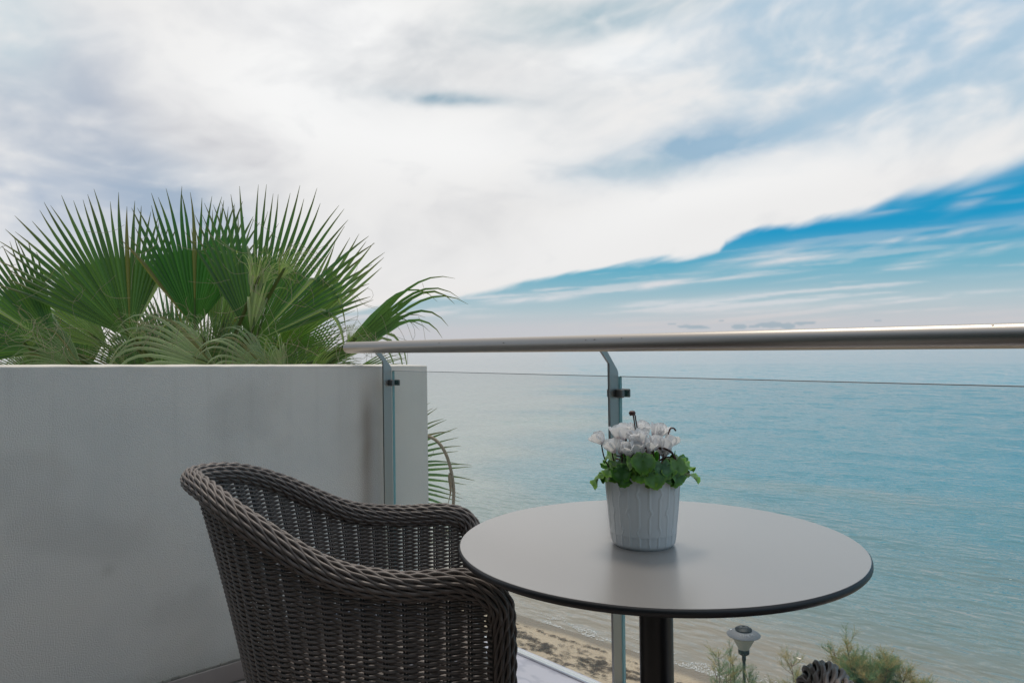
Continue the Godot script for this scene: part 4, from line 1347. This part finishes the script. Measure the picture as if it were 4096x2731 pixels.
# ---------------------------------------------------------------- cyclamen
func build_cyclamen() -> void:
	var at := w(0.197, 0.75, 1.121)
	var pot := thing("flower_pot", Transform3D(Basis(), at))
	var b := Mb.new()
	var H := 0.107
	var nt := 192
	var nh := 44
	var rad := func(th: float, f: float) -> float:
		var r := lerpf(0.0470, 0.0572, pow(f, 0.9))
		if f < 0.05:
			r -= 0.0035 * pow(1.0 - f / 0.05, 2.0)
		# embossed wavering lines in pairs
		var k := 22.0
		var cell := th / TAU * k
		var id := floorf(cell)
		var x := cell - id - 0.5
		var phase := 0.0 if int(id) % 2 == 0 else 0.5
		var off := 0.22 * pow(maxf(0.0, cos((f * 1.9 + phase) * TAU)), 6.0) * (1.0 if int(id) % 4 < 2 else -1.0)
		var d := absf(x - off)
		return r + 0.0011 * smoothstep(0.16, 0.03, d) * smoothstep(0.98, 0.9, f) * smoothstep(0.02, 0.08, f)
	for i in nh + 1:
		for j in nt + 1:
			var f := float(i) / nh
			var t := TAU * j / nt
			var r: float = rad.call(t, f)
			var o := Vector3(cos(t), 0, -sin(t))
			var e := 0.012
			var dr: float = (rad.call(t + e, f) - rad.call(t - e, f)) / (2 * e * r)
			var dv: float = (rad.call(t, minf(f + 0.01, 1.0)) - rad.call(t, maxf(f - 0.01, 0.0))) / (0.02 * H)
			var tang := Vector3(-sin(t), 0, -cos(t))
			b.vert(o * r + Vector3.UP * f * H, (o - tang * dr - Vector3.UP * dv).normalized(), Vector2(float(j) / nt, f))
	for i in nh:
		for j in nt:
			var q := i * (nt + 1) + j
			b.quad(q, q + 1, q + nt + 2, q + nt + 1)
	b.lathe([Vector2(0.0572, H), Vector2(0.0564, H + 0.0015), Vector2(0.0545, H + 0.0015), Vector2(0.0535, H - 0.001), Vector2(0.050, 0.02), Vector2(0.0, 0.02)], 64)
	b.lathe([Vector2(0.0, 0.001), Vector2(0.0435, 0.001)], 48)
	part("pot_wall", b.done(), mat(Color(0.66, 0.685, 0.69), 0.28), pot)
	b = Mb.new()
	b.lathe([Vector2(0.053, 0.094), Vector2(0.03, 0.098), Vector2(0.0, 0.10)], 24)
	part("potting_soil", b.done(), mat(Color(0.03, 0.022, 0.016), 0.95), pot)
	tag(pot, "small white pot embossed with wavering lines on the round table", "flower pot")

	var pl := thing("cyclamen", Transform3D(Basis(), at + Vector3(0, 0.09, 0)))
	var lm := mat(Color.WHITE, 0.38, 0.0, true)
	lm.backlight_enabled = true
	lm.backlight = Color(0.35, 0.55, 0.12)
	var pm := mat(Color.WHITE, 0.55, 0.0, true)
	pm.backlight_enabled = true
	pm.backlight = Color(0.9, 0.9, 0.9)
	var sm := mat(Color(0.065, 0.022, 0.018), 0.5)
	# leaves: right of centre, above the rim, towards the camera, length, turn outwards (degrees from facing the camera), pitch down, tint
	var LV := [
		[-0.043, 0.044, 0.0, 0.036, -75, 30, 0.55], [-0.031, 0.034, 0.02, 0.044, -25, 52, 0.15], [-0.006, 0.030, 0.038, 0.050, -6, 62, 0.35], [-0.030, 0.013, 0.036, 0.044, -25, 68, 0.1],
		[-0.050, 0.022, 0.012, 0.046, -72, 40, 0.7], [-0.062, 0.010, 0.004, 0.044, -85, 48, 0.8], [-0.034, -0.004, 0.044, 0.042, -30, 78, 0.2], [0.006, 0.004, 0.05, 0.046, 8, 70, 0.75],
		[0.030, 0.022, 0.036, 0.044, 15, 55, 0.1], [0.036, 0.032, 0.03, 0.044, 20, 60, 0.55], [0.050, 0.034, 0.01, 0.042, 60, 40, 0.1], [0.031, 0.004, 0.045, 0.036, 20, 78, 0.25],
		[0.043, -0.006, 0.045, 0.046, 28, 84, 0.3], [0.055, 0.020, 0.012, 0.046, 60, 62, 0.15], [0.062, 0.020, 0.0, 0.044, 70, 66, 0.5], [0.066, 0.013, 0.004, 0.046, 84, 14, 0.3],
		[0.012, 0.030, 0.03, 0.042, 5, 50, 0.1], [0.0, -0.002, 0.052, 0.040, 0, 80, 0.85], [-0.02, 0.045, -0.01, 0.04, 160, 30, 0.2], [0.02, 0.045, -0.02, 0.042, 190, 35, 0.2], [0.048, 0.03, -0.03, 0.044, 130, 45, 0.3], [-0.04, 0.03, -0.035, 0.044, -130, 45, 0.3], [0.0, 0.03, -0.045, 0.044, 180, 60, 0.3], [-0.01, 0.02, 0.052, 0.038, -12, 74, 0.6], [0.016, 0.018, 0.045, 0.04, 12, 66, 0.05],
		[-0.05, 0.028, 0.03, 0.034, -60, 35, 0.7], [-0.018, 0.04, 0.045, 0.034, -10, 30, 0.5], [0.026, 0.012, 0.05, 0.034, 20, 66, 0.8], [-0.046, 0.0, 0.034, 0.032, -48, 70, 0.6], [0.06, 0.028, 0.02, 0.034, 75, 30, 0.7], [-0.014, 0.008, 0.055, 0.034, -14, 64, 0.9], [0.045, 0.04, 0.02, 0.036, 50, 25, 0.4],
		[-0.022, 0.026, 0.042, 0.04, -20, 58, 0.4], [0.022, 0.032, 0.044, 0.038, 24, 50, 0.2], [-0.012, 0.036, 0.03, 0.042, -35, 40, 0.6], [0.004, 0.022, 0.052, 0.036, -4, 58, 0.5], [0.04, 0.016, 0.04, 0.04, 40, 60, 0.4], [-0.042, 0.03, 0.026, 0.04, -50, 46, 0.3]]
	for l in LV:
		var centre := Vector3(l[0], l[1] + (0.016 if l[5] > 60 else 0.004), l[2]) + Vector3(rnd(-0.002, 0.002), rnd(-0.002, 0.002), 0)
		if l[5] >= 60 and l[2] > 0.0:      # the ones that hang over the rim
			var o := Vector2(l[0], l[2]).normalized() * 0.0585
			centre = Vector3(o.x, maxf(centre.y, 0.020) + 0.006, o.y)
		var bs := Basis(Vector3.UP, deg_to_rad(l[4])) * Basis(Vector3.RIGHT, deg_to_rad(l[5]))
		var lf := Mb.new()
		var L: float = l[3] * 0.92
		var nr := 6
		var na := 34
		var edgecol := Color(0.09, 0.27, 0.03).lerp(Color(0.27, 0.48, 0.05), l[6])
		var deep := Color(0.022, 0.09, 0.018).lerp(Color(0.13, 0.31, 0.03), float(l[6]) * 0.8)
		var ph := rnd(0, TAU)
		var first := lf.v.size()
		for i in nr + 1:
			for j in na + 1:
				var t := -PI + TAU * j / na             # 0 points to the tip, +-PI to the notch
				var out := 0.62 + 0.14 * cos(t) - 0.30 * pow(absf(t) / PI, 6.0)
				if i == nr:
					out *= 1.0 + 0.035 * (1 if j % 2 == 0 else -1)
				var f := float(i) / nr
				var r := out * f * L * 0.62
				var x := sin(t) * r
				var z := cos(t) * r + L * 0.1
				var y := -0.16 * (x * x + z * z) / L * 1.6 + 0.005 * f * f * sin(3.0 * t + ph) + 0.0028 * f * f * cos(7.0 * t + ph) - 0.10 * absf(x) * 0.0
				y += 0.2 * absf(x) * (0.5 - f * 0.2)
				var band := exp(-pow((f - 0.60) / 0.15, 2.0)) * (0.6 + 0.4 * sin(5.0 * t + ph))
				var vein := 0.3 * smoothstep(0.16, 0.02, absf(fposmod(t / TAU * 7.0 + 0.5, 1.0) - 0.5)) * f
				var col := deep.lerp(edgecol, clampf(smoothstep(0.72, 1.0, f) * 0.9 + vein * 0.5, 0, 1)).lerp(Color(0.17, 0.31, 0.14), clampf(band * (1.0 - float(l[6]) * 0.7) * 0.75, 0, 0.75))
				lf.vert(centre + bs * Vector3(x, y, z), bs * Vector3(0.1 * sin(3.0 * t + ph), 1, 0.4 * z / L).normalized(), Vector2(f, t), col)
		for i in nr:
			for j in na:
				var q := first + i * (na + 1) + j
				lf.quad(q, q + na + 1, q + na + 2, q + 1)
		part("leaf", lf.done(), lm, pl)
		lf = Mb.new()
		lf.tube(cat([Vector3(rnd(-0.012, 0.012), -0.005, rnd(-0.012, 0.012)), centre * 0.55 + Vector3(0, 0.012, 0), centre - bs.y * 0.001], 5), rads(0.0012), 5, true)
		part("leaf_stalk", lf.done(), sm, pl)
	# flowers: nodding heads with petals swept straight up
	var FL := [[-0.060, 0.090, 0.0, -0.5], [-0.046, 0.078, 0.015, -0.2], [-0.036, 0.076, 0.022, 0.3], [-0.037, 0.096, 0.0, -0.2], [-0.030, 0.097, 0.01, 0.1], [-0.024, 0.074, 0.03, 0.2], [-0.015, 0.091, 0.02, -0.15], [-0.013, 0.074, 0.032, 0.0], [-0.004, 0.091, 0.022, 0.1], [0.002, 0.081, 0.034, 0.1], [0.0, 0.071, 0.03, -0.1], [0.003, 0.102, -0.004, 0.0], [0.015, 0.083, 0.03, -0.1], [0.018, 0.100, 0.0, 0.1], [0.027, 0.099, -0.006, 0.2], [0.025, 0.080, 0.03, 0.15], [0.037, 0.085, 0.012, 0.5], [0.028, 0.070, 0.02, 0.2], [-0.018, 0.098, -0.012, -0.1]]
	for f in FL:
		var lean := Basis(Vector3.BACK, -float(f[3]) + rnd(-0.4, 0.4)) * Basis(Vector3.RIGHT, rnd(-0.25, 0.45)) * Basis(Vector3.UP, rnd(0, TAU))
		var c := Vector3(f[0], f[1] * 0.95 - 0.021, f[2]) + Vector3(rnd(-0.001, 0.001), rnd(-0.001, 0.001), 0)
		var fb := Mb.new()
		for k in 5:
			var a0 := TAU * k / 5.0 + rnd(-0.2, 0.2)
			var tw := rnd(0.1, 0.5)
			var Lp := rnd(0.016, 0.022)
			var spread := rnd(0.05, 0.38)
			var bent := rnd(-0.2, 0.6)
			var first := fb.v.size()
			var nv := 9
			var nu := 6
			for i in nv + 1:
				var t := float(i) / nv
				var wdt := (0.0026 + 0.0064 * sin(minf(t * 1.15, 1.0) * PI * 0.55)) * sqrt(maxf(0.02, 1.0 - pow(t, 7.0)))
				for j in nu + 1:
					var s := (float(j) / nu - 0.5) * 2.0
					var ang := a0 + tw * t
					var o := Vector3(cos(ang), 0, sin(ang))
					var sd := Vector3(-sin(ang), 0, cos(ang))
					var rr := 0.0035 + Lp * (spread * t + 0.10 * bent * t * t * t) + 0.0022 * s * s * t
					var y := Lp * t * (1.0 - 0.10 * bent * t * t) + 0.0005 * sin(5.0 * s + 6.0 * t)
					var p := o * rr + sd * wdt * s + Vector3.UP * y
					var nn := (o - sd * s * 0.5 - Vector3.UP * 0.25).normalized()
					fb.vert(c + lean * p, lean * nn, Vector2(s, t), Color(0.95, 0.945, 0.945).lerp(Color(0.86, 0.80, 0.83), smoothstep(0.2, 0.0, t)))
			for i in nv:
				for j in nu:
					var q := first + i * (nu + 1) + j
					fb.quad(q, q + 1, q + nu + 2, q + nu + 1)
		fb.lathe([Vector2(0.0, -0.003), Vector2(0.003, -0.002), Vector2(0.0042, 0.001), Vector2(0.003, 0.004)], 8, c, 0.3, Color(0.72, 0.66, 0.70))
		var fo := part("flower", fb.done(), pm, pl)
		fb = Mb.new()
		var hook := c + lean * Vector3(0, -0.003, 0)
		var root := Vector3(c.x * 0.4 + rnd(-0.008, 0.008), 0.0, c.z * 0.4 + rnd(-0.006, 0.006))
		fb.tube(cat([root, root.lerp(hook, 0.6) + Vector3(c.x * 0.15, -0.002, 0.003), hook + Vector3(0.004 * signf(f[3] + 0.01), 0.004, -0.004), hook + Vector3(0.001, 0.005, -0.002), hook], 6), rads(0.0011), 5, true)
		part("flower_stem", fb.done(), sm, fo)
	# a seed head standing above the flowers, one bud hooked over at the right, and bare bent stems
	var sb := Mb.new()
	sb.tube(cat([Vector3(-0.006, 0.0, 0.0), Vector3(-0.010, 0.07, 0.008), Vector3(-0.015, 0.108, 0.012), Vector3(-0.018, 0.112, 0.013), Vector3(-0.0195, 0.106, 0.013)], 6), rads(0.0011), 5)
	sb.tube(cat([Vector3(-0.004, 0.0, 0.0), Vector3(-0.007, 0.07, 0.008), Vector3(-0.012, 0.107, 0.012)], 6), rads(0.0011), 5)
	sb.lathe([Vector2(0.0, -0.004), Vector2(0.004, -0.003), Vector2(0.0055, 0.0), Vector2(0.004, 0.003), Vector2(0.0, 0.004)], 10, Vector3(-0.0165, 0.110, 0.013), 0.3)
	sb.tube(cat([Vector3(0.02, 0.0, 0.0), Vector3(0.034, 0.05, 0.012), Vector3(0.040, 0.082, 0.01), Vector3(0.046, 0.086, 0.01), Vector3(0.050, 0.082, 0.01)], 6), rads(0.0013), 5)
	sb.tube(cat([Vector3(0.015, 0.06, 0.03), Vector3(0.03, 0.058, 0.035), Vector3(0.043, 0.045, 0.034), Vector3(0.047, 0.02, 0.03), Vector3(0.05, 0.004, 0.028)], 6), rads(0.0014), 5)
	sb.tube(cat([Vector3(0.02, 0.058, 0.03), Vector3(0.036, 0.055, 0.034), Vector3(0.041, 0.045, 0.036), Vector3(0.042, 0.03, 0.03)], 6), rads(0.0013), 5)
	sb.tube(cat([Vector3(-0.002, 0.062, 0.04), Vector3(0.0, 0.045, 0.046), Vector3(0.002, 0.028, 0.05)], 6), rads(0.0015), 5)
	part("bare_stem", sb.done(), sm, pl)
	tag(pl, "white flowering cyclamen with dark green leaves in the embossed pot", "potted plant")


func build_lamp() -> void:
	var at := w(4.375, -8.40, 14.1)
	var lp := thing("street_lamp", Transform3D(Basis(), at))
	var grey := mat(Color(0.052, 0.055, 0.062), 0.6)
	var b := Mb.new()
	b.lathe([Vector2(0.09, 0.0), Vector2(0.09, 0.25), Vector2(0.045, 0.32), Vector2(0.031, 0.9), Vector2(0.029, 3.42)], 16)
	part("pole", b.done(), grey, lp)
	b = Mb.new()
	b.lathe([Vector2(0.029, 3.40), Vector2(0.038, 3.41), Vector2(0.038, 3.50), Vector2(0.034, 3.52)], 16)
	part("sleeve", b.done(), grey, lp)
	b = Mb.new()
	b.lathe([Vector2(0.034, 3.50), Vector2(0.085, 3.535), Vector2(0.103, 3.55), Vector2(0.106, 3.62), Vector2(0.09, 3.63)], 24)
	part("collar", b.done(), mat(Color(0.03, 0.037, 0.045), 0.5), lp)
	b = Mb.new()
	b.lathe([Vector2(0.098, 3.63), Vector2(0.12, 3.68), Vector2(0.205, 3.83), Vector2(0.245, 3.91)], 40)
	var frost := mat(Color(0.40, 0.41, 0.39), 0.55)
	frost.backlight_enabled = true
	frost.backlight = Color(0.3, 0.3, 0.28)
	part("lamp_shade", b.done(), frost, lp)
	b = Mb.new()
	b.lathe([Vector2(0.0, 3.90), Vector2(0.25, 3.90), Vector2(0.312, 3.905), Vector2(0.315, 3.912), Vector2(0.29, 3.935), Vector2(0.22, 3.972), Vector2(0.15, 3.995), Vector2(0.0, 4.0)], 56, Vector3.ZERO, 0.9)
	var hat := part("hat", b.done(), mat(Color(0.135, 0.145, 0.16), 0.55), lp)
	b = Mb.new()
	b.lathe([Vector2(0.155, 3.99), Vector2(0.155, 4.012), Vector2(0.10, 4.045), Vector2(0.0, 4.06)], 36, Vector3.ZERO, 0.9)
	var cap := part("vent_cap", b.done(), mat(Color(0.02, 0.024, 0.028), 0.5), hat)
	b = Mb.new()
	for k in 40:
		var t := TAU * k / 40.0
		var o := Vector3(cos(t), 0, sin(t))
		b.tube(PackedVector3Array([o * 0.156 + Vector3.UP * 4.016, o * 0.10 + Vector3.UP * 4.05, o * 0.03 + Vector3.UP * 4.064]), rads(0.004), 4, true, Color(0.075, 0.085, 0.095))
	part("vent_ribs", b.done(), mat(Color.WHITE, 0.5, 0.0, true), lp)
	cap.set_meta("label", "black domed vent cap")
	b = Mb.new()
	var bs := Basis(Vector3.UP, 2.75)
	b.box(bs * Vector3(0.232, 3.9735, 0.0), Vector3(0.03, 0.002, 0.045), 0.0, Color.WHITE, bs * Basis(Vector3.BACK, -0.5))
	part("sticker", b.done(), mat(Color(0.75, 0.77, 0.78), 0.5), lp)
	b = Mb.new()
	for k in 70:
		var t := -1.7 + rnd(-0.55, 0.75)
		var rr := rnd(0.2, 0.235) + (0.04 * rng.randf() if k % 4 == 0 else 0.0)
		var yy := 3.9755 + (0.22 - rr) * 0.5
		var o := Vector3(cos(t), 0, -sin(t))
		b.lathe([Vector2(0.005, yy), Vector2(0.003, yy + 0.003), Vector2(0.0, yy + 0.003)], 5, o * rr)
	for k in 60:
		var t := rnd(0, TAU)
		var yy := rnd(3.5, 3.88)
		var rr := 0.108 if yy < 3.64 else lerpf(0.10, 0.24, (yy - 3.63) / 0.28) + 0.002
		b.lathe([Vector2(0.0, yy - 0.005), Vector2(0.003, yy), Vector2(0.0, yy + 0.005)], 5, Vector3(cos(t), 0, sin(t)) * rr)
	part("droppings", b.done(), mat(Color(0.6, 0.62, 0.63), 0.8), lp).set_meta("kind", "stuff")
	tag(lp, "dark street lamp with wide round hat and frosted cone on the beach", "street lamp")


func build_shrubs() -> void:
	# a feathery sprig: thin curved needles round a short twig
	var sm := Mb.new()
	rng.seed = 99
	for k in 16:
		var t := k / 15.0
		var p := Vector3(0, t * 0.14, 0)
		var a := k * 2.4
		var d := Vector3(cos(a), 0.9, sin(a)).normalized() * lerpf(0.036, 0.02, t)
		var s := d.cross(Vector3(rnd(-1, 1), rnd(-1, 1), rnd(-1, 1))).normalized() * 0.0019
		var nn := d.cross(s).normalized()
		var i0 := sm.vert(p - s, nn)
		var i1 := sm.vert(p + s, nn)
		var i2 := sm.vert(p + d + Vector3(0, 0.006, 0), nn)
		sm.tri(i0, i1, i2)
	var sprig := sm.done()
	var fm := mat(Color.WHITE, 0.7, 0.0, true)
	fm.backlight_enabled = true
	fm.backlight = Color(0.8, 0.8, 0.55)
	var bark := mat(Color.WHITE, 0.85, 0.0, true)
	var green := [Color(0.20, 0.31, 0.15), Color(0.26, 0.36, 0.19), Color(0.15, 0.27, 0.15)]
	var tan := [Color(0.60, 0.46, 0.24), Color(0.54, 0.44, 0.23), Color(0.46, 0.42, 0.22)]
	# place, height of the crown's top, half width, stems, how dense, how tanned
	var list := [
		[w(6.55, -8.38, 13.6), 4.06, 1.25, 30, 1.0, 0.40, "feathery green and tan tamarisk with the tallest shoot, behind the near chair arm", "tallest"],
		[w(5.35, -8.38, 13.3), 3.82, 1.0, 17, 0.8, 0.50, "shorter tamarisk with rust coloured tips between the lamp and the tallest shrub", "mid"],
		[w(4.15, -8.39, 13.7), 3.80, 0.95, 18, 0.45, 0.25, "thin wispy tamarisk growing round the street lamp pole", "thin"],
		[w(7.45, -8.36, 13.2), 3.40, 0.7, 11, 0.7, 0.55, "low tan tamarisk at the right end of the shrubs", "low"]]
	for l in list:
		var o: Vector3 = l[0]
		var H: float = l[1]
		var hw: float = l[2]
		var sh := thing("tamarisk_shrub", Transform3D(Basis(), o))
		var tb := Mb.new()
		var where := []
		var cc := []
		for k in int(l[3]):
			var ang := rnd(0, TAU)
			var rr := hw * sqrt(rng.randf())
			var hh := H * (1.0 - 0.30 * pow(rr / hw, 2.0)) * rnd(0.84, 1.0)
			if k == 0:
				ang = PI * 0.9
				rr = hw * 0.45
				hh = H
			var endp := Vector3(cos(ang) * rr, hh, sin(ang) * rr)
			var path := cat([Vector3(cos(ang) * 0.05, 0, sin(ang) * 0.05), Vector3(endp.x * 0.25, hh * 0.4, endp.z * 0.25), Vector3(endp.x * 0.7, hh * 0.74, endp.z * 0.7) + Vector3(rnd(-0.06, 0.06), 0, rnd(-0.06, 0.06)), endp], 7)
			var rad := PackedFloat32Array()
			for j in path.size():
				rad.append(lerpf(0.022, 0.003, float(j) / (path.size() - 1)))
			tb.tube(path, rad, 5, true, Color(0.10, 0.07, 0.055), Color(0.20, 0.12, 0.085))
			# side twigs along the upper half, each with sprigs
			for q in int(34 * float(l[4]) + 10):
				var f := sqrt(rnd(0.16, 1.0))
				var ix := int(f * (path.size() - 1))
				var p := path[ix]
				var a2 := rnd(0, TAU)
				var ln := rnd(0.22, 0.75) * (1.15 - f * 0.75)
				var d := Vector3(cos(a2), rnd(0.5, 1.8), sin(a2)).normalized()
				var e := p + d * ln
				tb.tube(PackedVector3Array([p, p.lerp(e, 0.5) + Vector3(0, -0.02, 0), e]), PackedFloat32Array([0.005, 0.0035, 0.0018]), 3, false, Color(0.17, 0.11, 0.08))
				var tanned: bool = rng.randf() < float(l[5]) * smoothstep(0.45, 0.95, f) * 1.6
				for z in int(15 * float(l[4]) + 8):
					var g := rnd(0.2, 1.05)
					var sp := p.lerp(e, g)
					var dd := (d + Vector3(rnd(-1.2, 1.2), rnd(-0.3, 1.0), rnd(-1.2, 1.2))).normalized()
					var xx := dd.cross(Vector3(rnd(-1, 1), 0.1, rnd(-1, 1))).normalized()
					var sc := rnd(0.6, 1.25)
					where.append(Transform3D(Basis(xx, dd, xx.cross(dd)).scaled(Vector3(sc, sc, sc)), sp))
					var pal: Array = tan if tanned and rng.randf() < 0.8 else green
					cc.append((pal[rng.randi() % 3] as Color) * rnd(0.75, 1.25))
		part("branch", tb.done(), bark, sh)
		scatter("foliage", sprig, fm, where, cc, sh)
		tag(sh, l[6], "shrub", "tamarisk shrubs on the beach")
